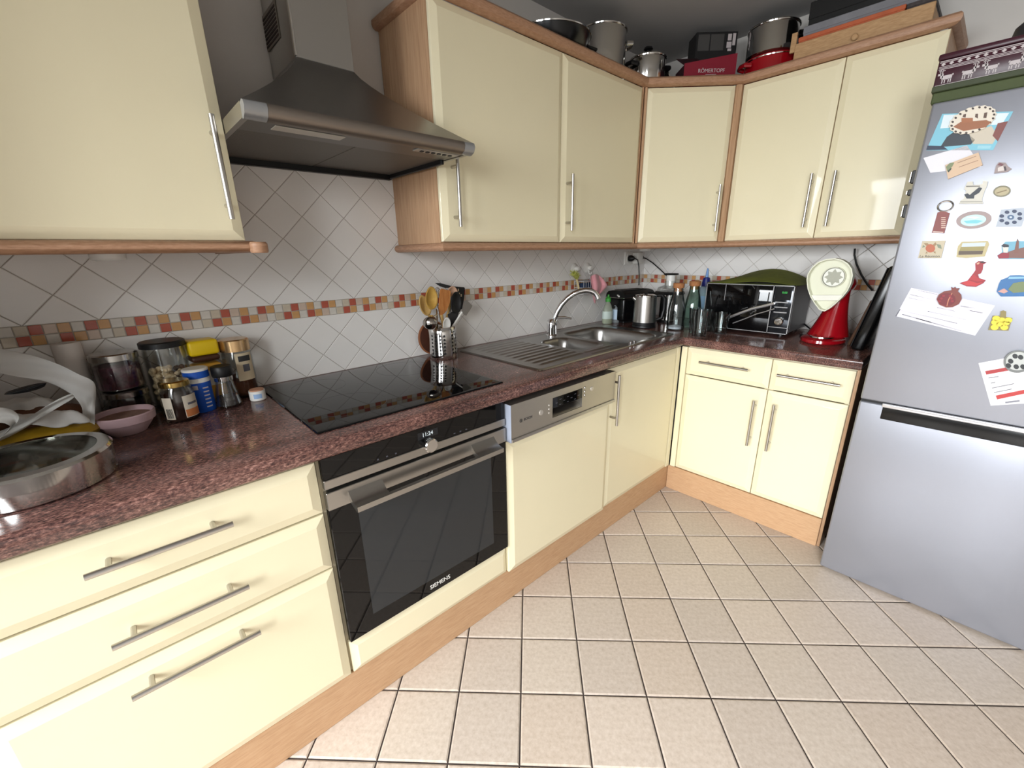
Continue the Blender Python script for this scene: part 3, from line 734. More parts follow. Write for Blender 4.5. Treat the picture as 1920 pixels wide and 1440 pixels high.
# chimney: two telescoping sleeves, slotted vent in the left side
MB().box(cx0, cx1, cyf, -0.001, zc, CEIL-0.001, 0.004, 2).build('chimney', mat('chimney_steel', (188, 187, 184), rough=0.26, metal=1.0), t, world=True)
MB().box(cx0-0.0015, cx1+0.0015, cyf-0.0025, cyf+0.006, zc-0.002, CEIL-0.002, 0.001).build('front_sleeve', mat('sleeve_steel', (190, 188, 184), rough=0.30, metal=1.0), t, world=True)
MB().box(cx0-0.0045, cx0+0.002, cyf-0.0055, cyf+0.004, zc, CEIL-0.002, 0.001).build('sleeve_edge', steel_p, t, world=True)
v_ = MB().box(cx0-0.003, cx0-0.0004, -0.126, -0.004, 1.874, 1.962, 0.001).build('vent', mat('vent_frame', (128, 120, 110), rough=0.4, metal=0.5), t, world=True)
for k in range(8):
    q = MB(); z = 1.880+k*0.0095
    q.box(cx0-0.0042, cx0-0.0024, -0.122, -0.008, z, z+0.0055, 0.0005)
    for v in q.bm.verts: v.co = iv @ v.co
    q.build('slot', mat('vent_slot', (40, 24, 18), rough=0.6) if k == 0 else MATS['vent_slot'], v_)

# ------------------------------------------------------------ refrigerator
RX, RY0, RY1, RZ = -0.760, -1.384, -1.962, 1.697
t = thing('refrigerator', 'tall silver fridge-freezer covered with souvenir magnets', 'refrigerator', (-0.40, (RY0+RY1)/2, 0.0))
MB().box(-0.695, -0.03, RY1+0.002, RY0-0.002, 0.012, RZ-0.004, 0.004).build('body', fridge_s, t, world=True)
for y in (RY0-0.05, RY1+0.05):
    for x in (-0.66, -0.08): MB().lathe([(0, 0), (0.02, 0), (0.02, 0.014), (0, 0.014)], 16, (x, y, 0)).build('foot', black, t, world=True)
ud = MB().box(RX, -0.699, RY1, RY0, 0.7535, RZ, 0.006, 3).build('upper_door', fridge_m, t, world=True)
ld = MB().box(RX, -0.699, RY1, RY0, 0.008, 0.7450, 0.006, 3).build('lower_door', fridge_m, t, world=True)
hy0 = RY0-0.064
MB().box(RX-0.0005, -0.715, RY1+0.0, hy0, 0.6885, 0.7455, 0.006, 3).build('handle_recess', black_s, t, world=True)
MB().box(RX-0.006, RX+0.004, RY1+0.0, hy0-0.001, 0.7375, 0.7525, 0.003, 3).build('handle_lip', mat('handle_lip', (226, 226, 230), rough=0.2, metal=0.7), t, world=True)
MB().box(RX+0.008, -0.70, RY1+0.002, RY0-0.002, 0.745, 0.755).build('door_gap_seal', black, t, world=True)
MB().box(-0.699, -0.696, RY1+0.006, RY0-0.006, 0.02, RZ-0.01).build('door_seal', black, t, world=True)

# ------------------------------------------------------------ magnets and papers on the fridge door
def colr(c, rough=0.45):
    n = 'paint_%d_%d_%d' % c
    return MATS.get(n) or mat(n, c, rough=rough)
def c1(a, b): return (1620+a/5.143, 60+b/5.143)
def c2(a, b): return (1620+a/5.143, 280+b/5.143)
def c3(a, b): return (1620+a/4.8, 500+b/4.8)
def ell(cx, cy, rx, ry, n=28, rot=0.0, f=lambda a, b: (a, b)):
    out = []
    for k in range(n):
        a = 2*PI*k/n; x, y = rx*math.cos(a), ry*math.sin(a); out.append(f(cx+x*math.cos(rot)-y*math.sin(rot), cy+x*math.sin(rot)+y*math.cos(rot)))
    return out
def magnet(name, label, cat, px, col, th=0.004, details=(), base=RX, rough=0.45, part0='plate', group='souvenir magnets on the fridge door'):
    pts = [at(u, v, 'X', base) for u, v in px]
    c = sum(pts, Vector())/len(pts)
    t = thing(name, label, cat, (base, c.y, min(p.z for p in pts)), 0, group)
    MB().prism(pts, (-th, 0, 0)).build(part0, colr(col, rough), t, world=True, smooth=False)
    x = base-th
    for k, (dn, dpx, dc, dt) in enumerate(details):
        MB().prism([at(u, v, 'X', x+0.0002) for u, v in dpx], (-dt, 0, 0)).build(dn, colr(dc), t, world=True, smooth=False)
    return t
def Q(f, *p): return [f(a, b) for a, b in p]
G = None
magnet('postcard', 'blue seaside postcard at the top of the fridge', 'postcard', Q(c1, (755, 790), (1440, 765), (1245, 1140), (600, 1142)), (120, 186, 206), 0.001, [
    ('cloud', Q(c1, (770, 800), (1400, 780), (1330, 890), (735, 930)), (214, 226, 232), 0.0003),
    ('hill', Q(c1, (735, 1110), (800, 1010), (880, 955), (1010, 985), (1070, 1040), (1030, 1085)), (38, 46, 56), 0.0004),
    ('houses', Q(c1, (1010, 970), (1230, 905), (1290, 1000), (1240, 1080), (1050, 1080)), (196, 186, 168), 0.0004),
    ('coast', Q(c1, (1290, 880), (1390, 860), (1290, 1055), (1240, 1000)), (120, 58, 50), 0.0005),
    ('caption_bar', Q(c1, (612, 1095), (760, 1100), (810, 1135), (600, 1140)), (24, 40, 66), 0.0004),
    ('lower_bar', Q(c1, (1100, 1095), (1230, 1095), (1215, 1125), (1090, 1125)), (150, 200, 214), 0.0004)], group='papers on the fridge door')
magnet('lace_magnet', 'oval lace-edged wooden town magnet over the postcard', 'magnet', [c1(1050+226*math.cos(a)*(1+0.03*math.cos(18*a)), 850-58*math.cos(a)+124*math.sin(a)*(1+0.04*math.cos(18*a))) for a in [2*PI*k/72 for k in range(72)]], (222, 212, 196), 0.006, [
    ('rim_dot', ell(1050+205*math.cos(a), 850-54*math.cos(a)+112*math.sin(a), 13, 11, 8, 0, c1), (60, 44, 36), 0.0006) for a in [2*PI*k/20 for k in range(20)]]+[
    ('hull', Q(c1, (860, 915), (930, 870), (1180, 850), (1225, 870), (1170, 920), (960, 955)), (150, 92, 56), 0.0015),
    ('tower', Q(c1, (940, 880), (940, 830), (1050, 830), (1050, 870)), (160, 98, 60), 0.0015),
    ('window', Q(c1, (1070, 820), (1075, 790), (1100, 788), (1098, 835)), (90, 64, 50), 0.0008), ('window', Q(c1, (1150, 830), (1160, 780), (1190, 775), (1180, 830)), (90, 64, 50), 0.0008), ('window', Q(c1, (950, 820), (960, 795), (985, 790), (980, 825)), (90, 64, 50), 0.0008)], base=RX-0.0015)
magnet('note', 'blank white paper note under the wooden plaque magnet', 'paper', Q(c1, (573, 1215), (993, 1093), (1135, 1300), (640, 1358)), (222, 220, 226), 0.0006, base=RX-0.0004, group='papers on the fridge door')
magnet('plaque_magnet', 'small wooden plaque magnet with green leaf', 'magnet', Q(c1, (785, 1285), (1105, 1163), (1145, 1285), (812, 1420)), (206, 176, 146), 0.006, [
    ('leaf', Q(c1, (790, 1300), (830, 1262), (872, 1258), (850, 1300), (805, 1345)), (120, 130, 92), 0.0006), ('stalk', Q(c1, (805, 1340), (840, 1310), (845, 1320), (815, 1355)), (40, 52, 36), 0.0008),
    ('line', Q(c1, (900, 1260), (1080, 1195), (1082, 1200), (902, 1266)), (150, 116, 92), 0.0005), ('line', Q(c1, (915, 1300), (1100, 1235), (1102, 1240), (917, 1306)), (150, 116, 92), 0.0005)], base=RX-0.001)
magnet('house_magnet', 'tiny ceramic house magnet at the right edge', 'magnet', Q(c1, (1275, 1290), (1300, 1258), (1365, 1262), (1390, 1300), (1425, 1322), (1385, 1350), (1255, 1365)), (150, 134, 132), 0.007, [
    ('wall', Q(c1, (1290, 1310), (1340, 1290), (1360, 1335), (1290, 1345)), (206, 196, 190), 0.001), ('roof', Q(c1, (1285, 1285), (1310, 1262), (1350, 1275), (1330, 1292)), (110, 60, 66), 0.0012), ('door', Q(c1, (1345, 1300), (1365, 1295), (1375, 1335), (1355, 1340)), (60, 44, 50), 0.0012)])
magnet('castle_magnet', 'stone gateway magnet with black figure', 'magnet', Q(c2, (1000, 315), (1050, 312), (1055, 345), (1140, 338), (1150, 305), (1195, 310), (1185, 360), (1165, 400), (1140, 480), (1150, 525), (915, 525), (935, 490), (960, 480), (985, 400), (965, 385)), (206, 202, 190), 0.008, [
    ('figure', Q(c2, (965, 435), (1000, 425), (1020, 440), (1110, 365), (1140, 375), (1110, 420), (1065, 445), (1060, 475), (990, 475)), (38, 44, 52), 0.0015), ('caption', Q(c2, (985, 352), (1120, 350), (1118, 360), (985, 364)), (120, 116, 108), 0.0005), ('step', Q(c2, (930, 500), (1140, 500), (1145, 510), (925, 512)), (168, 164, 154), 0.001)])
magnet('oval_magnet', 'small oval bronze medallion magnet', 'magnet', ell(1330, 405, 86, 54, 28, -0.15, c2), (128, 122, 96), 0.005, [('rim', ell(1330, 405, 70, 40, 24, -0.15, c2), (176, 164, 130), 0.001), ('band', Q(c2, (1275, 418), (1375, 388), (1378, 398), (1278, 428)), (132, 116, 84), 0.0015)])
t = magnet('bottle_opener', 'red bottle-opener magnet with steel ring', 'magnet', Q(c2, (710, 610), (760, 595), (828, 615), (775, 810), (655, 805)), (128, 60, 54), 0.005, [
    ('print_bar', Q(c2, (745+q*0, 655+q*19), (788, 655+q*19), (785, 664+q*19), (743, 664+q*19)), (206, 176, 160), 0.0005) for q in range(6)]+[('caption', Q(c2, (668, 790), (765, 796), (763, 806), (664, 801)), (214, 190, 180), 0.0005)], part0='grip')
b = MB(); P = [at(*c2(785+72*math.cos(a)*(1 if math.sin(a) < 0 else 1.0)-18*math.sin(a), 548+50*math.sin(a)), 'X', RX-0.003) for a in [2*PI*k/28 for k in range(28)]]
b.tube(P, 0.0022, 8, closed=True); b.build('ring', steel_p, t, world=True)
magnet('plate_magnet', 'oval framed mother-of-pearl magnet', 'magnet', ell(1060, 680, 172, 84, 36, -0.12, c2), (158, 140, 138), 0.006, [('pearl', ell(1055, 685, 124, 54, 32, -0.12, c2), (190, 226, 226), 0.001), ('wave', Q(c2, (960, 690), (1080, 680), (1150, 690), (1090, 715), (990, 715)), (120, 196, 206), 0.0014), ('foam', Q(c2, (985, 655), (1060, 648), (1120, 655), (1070, 668)), (236, 236, 240), 0.0014)])
magnet('tile_magnet', 'blue-and-white patterned square tile magnet', 'magnet', Q(c2, (1322, 580), (1585, 560), (1520, 742), (1270, 745)), (176, 184, 196), 0.006, [
    ('petal', ell(1415+92*math.cos(a)-18*math.sin(a), 655+58*math.sin(a), 24, 17, 10, 0, c2), (40, 52, 84), 0.0006) for a in [2*PI*k/8+0.2 for k in range(8)]]+[('centre', ell(1415, 655, 34, 24, 14, 0, c2), (70, 96, 130), 0.0006), ('centre_dot', ell(1415, 655, 14, 10, 10, 0, c2), (190, 200, 210), 0.0012)])
t = magnet('turtle_magnet', 'square sand-coloured magnet with orange turtle', 'magnet', Q(c2, (565, 885), (788, 880), (745, 1050), (522, 1048)), (190, 178, 152), 0.005, [
    ('shell', ell(640, 955, 46, 40, 18, 0, c2), (176, 92, 58), 0.0012), ('flipper', Q(c2, (600, 930), (575, 905), (615, 905), (630, 925)), (150, 120, 84), 0.001), ('flipper', Q(c2, (660, 925), (690, 895), (700, 915), (680, 940)), (150, 120, 84), 0.001), ('flipper', Q(c2, (605, 985), (590, 1005), (615, 1003)), (150, 120, 84), 0.001), ('flipper', Q(c2, (665, 985), (690, 1008), (690, 985)), (150, 120, 84), 0.001),
    ('leaf', Q(c2, (700, 915), (740, 920), (750, 960), (715, 950)), (120, 128, 106), 0.0006), ('leaf', Q(c2, (570, 920), (560, 950), (590, 940)), (120, 128, 106), 0.0006)])
pt = at(*c2(632, 1032), 'X', RX-0.0052) - t.matrix_basis.translation
text('lettering', 'La Réunion', 0.0105, dark, t, Matrix(((0, 0, -1, pt.x), (-1, 0, 0, pt.y), (0, 1, 0, pt.z), (0, 0, 0, 1))))
magnet('landscape_magnet', 'gold-framed magnet with a small landscape', 'magnet', Q(c2, (945, 890), (1195, 882), (1208, 915), (1165, 1032), (985, 1048), (890, 1040), (905, 935)), (186, 172, 128), 0.007, [
    ('sky', Q(c2, (950, 905), (1175, 898), (1165, 935), (940, 940)), (196, 206, 214), 0.0008), ('field', Q(c2, (935, 942), (1165, 937), (1150, 975), (920, 978)), (150, 138, 84), 0.0008), ('town', Q(c2, (915, 980), (1150, 977), (1140, 1012), (910, 1018)), (88, 72, 58), 0.0008)])
magnet('town_magnet', 'magnet of a lady in red beside a brown tower', 'magnet', Q(c2, (1365, 890), (1470, 885), (1480, 858), (1495, 885), (1620, 885), (1600, 1060), (1300, 1055), (1282, 1025), (1330, 990), (1325, 930)), (112, 168, 190), 0.007, [
    ('tower', Q(c2, (1445, 1000), (1470, 890), (1482, 862), (1494, 890), (1490, 1000)), (120, 76, 64), 0.0015), ('town', Q(c2, (1385, 990), (1480, 960), (1610, 930), (1600, 1050), (1390, 1048)), (120, 80, 70), 0.0012), ('dress', Q(c2, (1285, 1025), (1335, 995), (1400, 1000), (1395, 1050), (1300, 1053)), (140, 26, 46), 0.002), ('blouse', Q(c2, (1335, 940), (1395, 945), (1385, 995), (1345, 995)), (214, 206, 198), 0.002), ('hat', Q(c2, (1320, 930), (1345, 912), (1395, 920), (1398, 940), (1350, 945)), (36, 36, 48), 0.0025)])
magnet('dancer_magnet', 'red flamenco dancer magnet', 'magnet', Q(c2, (1072, 1100), (1100, 1078), (1145, 1078), (1185, 1090), (1150, 1110), (1145, 1160), (1128, 1195), (1100, 1205), (1110, 1240), (1175, 1262), (1150, 1290), (1080, 1325), (990, 1320), (920, 1290), (1000, 1265), (1050, 1200), (1075, 1165)), (150, 30, 40), 0.006, [
    ('flounce', Q(c2, (935, 1288), (1010, 1262), (1090, 1290), (1150, 1280), (1080, 1318), (990, 1312)), (186, 44, 50), 0.0015), ('flounce', Q(c2, (1010, 1255), (1060, 1205), (1105, 1245), (1160, 1262), (1095, 1275)), (170, 36, 44), 0.0012), ('arm', Q(c2, (1082, 1105), (1102, 1090), (1120, 1092), (1100, 1112)), (206, 160, 134), 0.001), ('hair', Q(c2, (1110, 1082), (1150, 1080), (1175, 1092), (1140, 1098)), (44, 26, 28), 0.0015)])
magnet('island_magnet', 'blue island-shaped magnet with green hills', 'magnet', Q(c2, (1320, 1260), (1385, 1235), (1410, 1215), (1500, 1212), (1620, 1225), (1600, 1415), (1320, 1418), (1280, 1370), (1300, 1300)), (44, 104, 160), 0.007, [
    ('hill', Q(c2, (1390, 1350), (1440, 1290), (1530, 1275), (1610, 1290), (1600, 1370), (1440, 1385)), (110, 124, 82), 0.0015), ('village', Q(c2, (1290, 1370), (1350, 1340), (1390, 1370), (1350, 1390)), (196, 150, 140), 0.0012), ('surf', Q(c2, (1400, 1228), (1600, 1228), (1600, 1245), (1390, 1250)), (130, 180, 206), 0.0008)])
# letter held by the pomegranate
t = magnet('letter', 'folded white letter held by the pomegranate magnet', 'paper', Q(c3, (425, 190), (1180, 350), (1000, 620), (285, 445)), (224, 220, 232), 0.0008, [
    ('text_line', Q(c3, a, b, (b[0]-3, b[1]+7), (a[0]-3, a[1]+7)), (120, 120, 132), 0.0002) for a, b in (((445, 200), (660, 245)), ((420, 222), (590, 258)), ((415, 248), (650, 300)), ((405, 275), (640, 325)), ((660, 365), (820, 398)), ((575, 398), (920, 475)), ((330, 390), (840, 508)), ((345, 425), (880, 575)), ((870, 350), (1000, 372)), ((850, 370), (1070, 412)))]+[('margin_mark', Q(c3, (322, 380), (330, 382), (292, 448), (282, 445)), (90, 90, 100), 0.0003)], group='papers on the fridge door')
magnet('pomegranate_magnet', 'halved pomegranate magnet on the letter', 'magnet', Q(c3, (655, 290), (675, 250), (720, 222), (790, 210), (785, 182), (805, 192), (822, 180), (832, 195), (860, 192), (845, 220), (875, 250), (880, 290), (855, 335), (800, 362), (740, 365), (680, 340)), (120, 50, 40), 0.009, [
    ('flesh', ell(745, 295, 80, 58, 26, 0, c3), (110, 18, 30), 0.001), ('membrane', Q(c3, (742, 355), (755, 300), (790, 235), (796, 238), (764, 302), (750, 356)), (190, 120, 90), 0.0016)]+[('seed', ell(745+s*30+k*14*s-k*4, 262+k*24, 14, 10, 8, 0, c3), (140, 24, 40), 0.002) for s in (-1, 1) for k in range(3)], base=RX-0.001)
magnet('lemon_magnet', 'little board magnet with yellow lemons', 'magnet', Q(c3, (1160, 440), (1225, 440), (1230, 400), (1255, 392), (1280, 402), (1278, 450), (1335, 462), (1300, 575), (1118, 568)), (136, 122, 70), 0.006, [
    ('lemon', ell(x, y, 36, 24, 14, 0, c3), (226, 206, 58), 0.004) for x, y in ((1190, 465), (1180, 500), (1175, 545), (1240, 480), (1225, 515), (1275, 505), (1262, 545), (1300, 480))])
magnet('invitation_card', 'white card with red stripes under the round magnet', 'paper', Q(c3, (1030, 868), (1560, 770), (1620, 1220), (1140, 1250)), (226, 224, 226), 0.0008, [
    ('stripe', Q(c3, (1090, 940), (1290, 905), (1300, 935), (1100, 972)), (170, 56, 58), 0.0003), ('stripe', Q(c3, (1185, 1160), (1600, 1075), (1606, 1108), (1198, 1195)), (186, 60, 58), 0.0003), ('text_line', Q(c3, (1120, 1000), (1210, 985), (1211, 991), (1121, 1006)), (110, 110, 116), 0.0003), ('text_line', Q(c3, (1140, 1045), (1180, 1038), (1181, 1044), (1141, 1051)), (110, 110, 116), 0.0003), ('text_line', Q(c3, (1150, 1090), (1350, 1050), (1351, 1056), (1151, 1096)), (110, 110, 116), 0.0003), ('text_line', Q(c3, (1170, 1130), (1330, 1098), (1331, 1104), (1171, 1136)), (110, 110, 116), 0.0003), ('text_line', Q(c3, (1270, 1215), (1400, 1200), (1401, 1214), (1271, 1230)), (130, 130, 140), 0.0003)], group='papers on the fridge door')
magnet('round_magnet', 'round black-and-white glass magnet on the card', 'magnet', ell(1385, 852, 128, 100, 36, -0.1, c3), (120, 122, 120), 0.006, [('inlay', ell(1385, 850, 108, 82, 32, -0.1, c3), (190, 192, 188), 0.001)]+[('figure', ell(x, y, 26, 22, 9, 0.4, c3), (40, 42, 44), 0.0016) for x, y in ((1320, 850), (1360, 805), (1410, 815), (1370, 900), (1430, 900), (1300, 890))], base=RX-0.001)
# small clips on the fridge edge
for k, (v0, v1) in enumerate(((320, 344), (356, 367), (384, 408))):
    u = 1709-(v0-320)*0.235
    p = [at(u-5, v0, 'Y', RY0+0.003), at(u+1, v0, 'Y', RY0+0.003)]
    z1 = at(u, v0, 'X', -0.72).z; z0 = at(u, v1, 'X', -0.72).z
    t = thing('magnetic_clip', ('black clip on the fridge edge, uppermost of three', 'black clip on the fridge edge, middle of three', 'black clip on the fridge edge, lowest of three')[k], 'clip', (-0.712, RY0, z0), 0, 'clips on the fridge side')
    MB().box(-0.725, -0.700, RY0-0.0015, RY0+0.012, z0, z1, 0.002).build('jaw', black, t, world=True); MB().box(-0.722, -0.703, RY0+0.0122, RY0+0.016, z0+0.003, z1-0.003, 0.001).build('spring', steel, t, world=True)

# ------------------------------------------------------------ on top of the fridge
t = thing('storage_tray', 'flat olive-green box lying on top of the fridge', 'box', (-0.5, -1.65, RZ))
gm = mat('olive_card', (74, 84, 50), rough=0.7, var=0.15, vscale=12)
MB().box(-0.748, -0.30, -1.95, RY0+0.006, RZ+0.0005, RZ+0.030, 0.003).build('tray', gm, t, world=True); MB().box(-0.752, -0.296, -1.954, RY0+0.010, RZ+0.0305, RZ+0.047, 0.002).build('lid', mat('olive_lid', (58, 66, 42), rough=0.6), t, world=True)
t = thing('biscuit_tin', 'burgundy tin box with white reindeer pattern on the fridge', 'tin', (-0.5, -1.6, RZ+0.048))
wine = mat('burgundy_tin', (62, 26, 38), rough=0.3); wz = mat('tin_white_print', (196, 186, 186), rough=0.4)
tz0, tz1, tx, ty0, ty1 = RZ+0.048, RZ+0.135, -0.728, -1.372, -1.70
MB().box(tx, -0.42, ty1, ty0, tz0, tz1-0.017, 0.004, 2).build('box', wine, t, world=True); MB().box(tx-0.0025, -0.4175, ty1-0.0025, ty0+0.0025, tz1-0.0165, tz1, 0.004, 2).build('lid', wine, t, world=True)
def band(z, h, x=tx-0.0007): return MB().box(x, x+0.0010, ty1+0.004, ty0-0.004, z, z+h)
for z, h in ((tz0+0.0035, 0.0018), (tz0+0.045, 0.0016), (tz0+0.052, 0.0012), (tz0+0.066, 0.0018), (tz0+0.0485, 0.0014), (tz0+0.0625, 0.0016)): band(z, h).build('printed_band', wz, t, world=True, smooth=False)
for k in range(18):
    y = ty0-0.012-k*0.0175
    MB().prism([(tx-0.0003, y+a, tz0+0.0585+b_) for a, b_ in ((0.0055, 0), (0, 0.0042), (-0.0055, 0), (0, -0.0042))], (-0.0004, 0, 0)).build('printed_diamond', wz, t, world=True, smooth=False)
deer = [(-6, 0, 1.6, 7), (-2.5, 0, 1.6, 7), (3, 0, 1.6, 7), (6, 0, 1.6, 7), (-7, 6, 15, 7), (-9.5, 9, 4, 8), (-13.5, 14, 6, 3.5), (-11, 17, 1.2, 7), (-13, 21, 4, 1.2), (-8, 17, 1.2, 6), (-7.5, 21, 3.5, 1.2), (7.4, 11, 2, 3)]
for k in range(7):
    y = ty0-0.026-k*0.046; s = 1 if k % 2 else -1
    b = MB()
    for x, z, w_, h in deer:
        a0, a1 = (x*0.0015)*s, ((x+w_)*0.0015)*s
        b.box(tx-0.0009, tx+0.0002, y+min(a0, a1), y+max(a0, a1), tz0+0.008+z*0.00155, tz0+0.008+(z+h)*0.00155)
    b.build('reindeer', wz, t, world=True, smooth=False)
tag(MB().lathe([(0, 0), (0.05, 0), (0.055, 0.02), (0.05, 0.05), (0.03, 0.07), (0, 0.075)], 24, (-0.60, -1.56, tz1+0.0005)).build('domed_jar', dark), 'small dark domed lid on the reindeer tin', 'jar')

# ------------------------------------------------------------ things stored on top of the wall cabinets (their top is at UTZ)
TT = UTZ+0.0005
t = thing('frying_pan', 'wide black wok with steel rim above the sink cabinet', 'pan', (-1.150, -0.175, TT))
MB().lathe([(0, 0), (0.085, 0.002), (0.130, 0.03), (0.155, 0.070), (0.164, 0.098), (0.161, 0.098), (0.152, 0.072), (0.127, 0.034), (0.08, 0.008), (0, 0.006)], 40).build('bowl', black_s, t)
MB().lathe([(0.1625, 0.096), (0.167, 0.097), (0.168, 0.101), (0.164, 0.103), (0.1605, 0.100)], 40).build('rim', steel_p, t)
for s in (1,):
    MB().tube([(0.128, -0.095, 0.080), (0.165, -0.110, 0.074), (0.190, -0.080, 0.072), (0.186, -0.035, 0.074), (0.155, -0.030, 0.080)], 0.006, 10).build('handle', black, t)
def pot(name, lab, loc, r, h, hm, lid=False, lidm=None, body=None, nh=2, hrot=0.0):
    t = thing(name, lab, 'pot', loc)
    MB().lathe([(0, 0), (r*0.94, 0), (r, 0.008), (r, h), (r-0.003, h), (r-0.003, 0.008), (0, 0.006)], 40).build('body', body or steel_p, t)
    MB().lathe([(r-0.002, h-0.004), (r+0.004, h-0.002), (r+0.005, h+0.002), (r-0.002, h+0.003)], 40).build('rim', steel_p, t)
    for k in range(nh):
        a = hrot+PI*k; ca, sa = math.cos(a), math.sin(a); zz = h*0.78
        f = lambda d, e, z: (ca*d-sa*e, sa*d+ca*e, z)
        MB().tube([f(r-0.002, -0.035, zz), f(r+0.026, -0.030, zz+0.004), f(r+0.034, 0, zz+0.004), f(r+0.026, 0.030, zz+0.004), f(r-0.002, 0.035, zz)], 0.0065, 10, flat=1.5).build('handle', hm, t)
    if lid:
        L = MB().lathe([(0, 0.030), (r*0.5, 0.022), (r*0.9, 0.008), (r+0.003, 0.003), (r+0.003, 0.0), (0, 0.0)], 40, (0, 0, h+0.003)).build('lid', lidm or steel_p, t)
        MB().lathe([(0, 0.024), (0.018, 0.022), (0.022, 0.014), (0.010, 0.008), (0.010, 0.0)], 24, (0, 0, h+0.032)).build('knob', hm, L)
    return t
pot('stock_pot', 'tall steel stock pot beside the wok', (-0.812, -0.185, TT), 0.106, 0.207, steel_p, hrot=2.55)
pot('saucepan', 'small steel saucepan with black handles and lid', (-0.548, -0.262, TT), 0.084, 0.142, black, lid=True, hrot=2.75)
# dark pan lid leaning beside the red box
t = thing('pan_lid', 'black pan lid leaning between saucepan and red box', 'lid', (-0.370, -0.262, TT))
Mx = Matrix.Translation((0, 0, 0.086)) @ Matrix.Rotation(-PI/4, 4, 'Z') @ Matrix.Rotation(math.radians(62), 4, 'Y')
b = MB(); b.lathe([(0, 0.010), (0.05, 0.008), (0.085, 0.0), (0.088, -0.004), (0, -0.004)], 32, m=Mx); b.build('disc', black_s, t)
b = MB(); b.lathe([(0.086, -0.005), (0.0905, -0.004), (0.0905, 0.001), (0.085, 0.002)], 32, m=Mx); b.build('rim', steel_p, t)
b = MB(); b.lathe([(0, 0.03), (0.014, 0.028), (0.016, 0.02), (0.008, 0.01)], 20, m=Mx); b.build('knob', black, t)
# red clay-pot carton with its lettering, set along the diagonal front
dirx = Vector((math.cos(ang), math.sin(ang)))
mid_ = (A_+B_)/2+nx*0.030+dirx*0.078
t = thing('carton', 'dark red carton with white lettering on the corner cabinet', 'box', (mid_.x, mid_.y, TT), ang+0.02)
redc = mat('red_carton', (128, 22, 42), rough=0.5); redd = mat('maroon_carton', (52, 20, 28), rough=0.55)
MB().raw([(-0.122, 0, 0), (0.120, 0, 0), (0.120, 0, 0.134), (-0.122, 0, 0.098), (-0.122, 0.0035, 0), (0.120, 0.0035, 0), (0.120, 0.0035, 0.134), (-0.122, 0.0035, 0.098)],
         [(0, 1, 2, 3), (7, 6, 5, 4), (0, 4, 5, 1), (1, 5, 6, 2), (2, 6, 7, 3), (3, 7, 4, 0)]).build('front_flap', redc, t, smooth=False)
MB().box(-0.120, 0.118, 0.004, 0.125, 0, 0.097, 0.001).build('box', redd, t, smooth=False)
text('lettering', 'RÖMERTOPF', 0.022, wz, t, facing_front(0.006, -0.0006, 0.066))
MB().box(-0.020, 0.030, -0.0008, 0, 0.0505, 0.0525).build('underline', wz, t, smooth=False)
MB().prism([(-0.121, 0.02, 0.099), (-0.121, 0.13, 0.16), (-0.119, 0.13, 0.163), (-0.119, 0.02, 0.102)], (0.10, 0, 0)).build('open_flap', redd, t, smooth=False)
m2 = (A_+B_)/2+nx*0.165+dirx*0.150
t = thing('carton', 'black carton with white print behind the red carton', 'box', (m2.x, m2.y, TT), ang+0.02)
MB().box(-0.105, 0.095, 0, 0.10, 0, 0.272, 0.0015).build('box', mat('black_carton', (28, 27, 28), rough=0.45), t, smooth=False)
for x0, x1 in ((-0.095, -0.040), (-0.034, 0.030)): MB().box(x0, x1, -0.0006, 0, 0.195, 0.262).build('printed_picture', mat('dim_print', (70, 68, 66), rough=0.6) if x0 < -0.09 else MATS['dim_print'], t, smooth=False)
for x0, x1, z0, z1 in ((0.048, 0.066, 0.235, 0.262), (0.072, 0.086, 0.215, 0.264), (0.045, 0.068, 0.205, 0.230), (0.052, 0.070, 0.192, 0.202)): MB().box(x0, x1, -0.0006, 0, z0, z1).build('printed_label', wz, t, smooth=False)
# red casserole with a steel pot standing on it
pot('casserole', 'shallow red enamel casserole carrying a steel pot', (-0.185, -0.700, TT), 0.112, 0.098, red_g, body=red_g, hrot=2.39)
MB().lathe([(0, 0.012), (0.09, 0.010), (0.1145, 0.004), (0.1145, 0.0), (0, 0.0)], 40, (0, 0, 0.101)).build('lid', red_g, bpy.data.objects['casserole'])
pot('saucepan', 'steel pot stacked on the red casserole', (-0.185, -0.690, TT+0.1135), 0.104, 0.115, black, hrot=2.39+PI, nh=1)
t = bpy.data.objects['saucepan.001'] if 'saucepan.001' in bpy.data.objects else None
if t: MB().lathe([(0, 0.022), (0.05, 0.018), (0.095, 0.006), (0.107, 0.002), (0.107, 0.0), (0, 0.0)], 40, (0, 0, 0.119)).build('lid', steel_p, t)
# old wooden drawer with knob, and flat boxes lying on it
t = thing('wooden_box', 'pale wooden drawer-like box with round knob by the ceiling', 'box', (-0.17, -1.05, TT))
wood = mat('pale_wood', (186, 150, 108), rough=0.55, ramp=[(0.25, (164, 126, 86)), (0.55, (186, 148, 106)), (0.8, (198, 164, 122))], vscale=16, vstretch=(1, 2, 12))
MB().box(-0.300, -0.288, -1.272, -0.828, TT, TT+0.103, 0.002).build('front_board', wood, t, world=True)
MB().box(-0.288, -0.05, -1.268, -1.256, TT, TT+0.098).build('side_board', wood, t, world=True); MB().box(-0.288, -0.05, -0.844, -0.832, TT, TT+0.098).build('side_board', wood, t, world=True)
MB().box(-0.288, -0.05, -1.256, -0.844, TT, TT+0.008).build('bottom_board', wood, t, world=True); MB().box(-0.05, -0.04, -1.268, -0.832, TT, TT+0.098).build('back_board', wood, t, world=True)
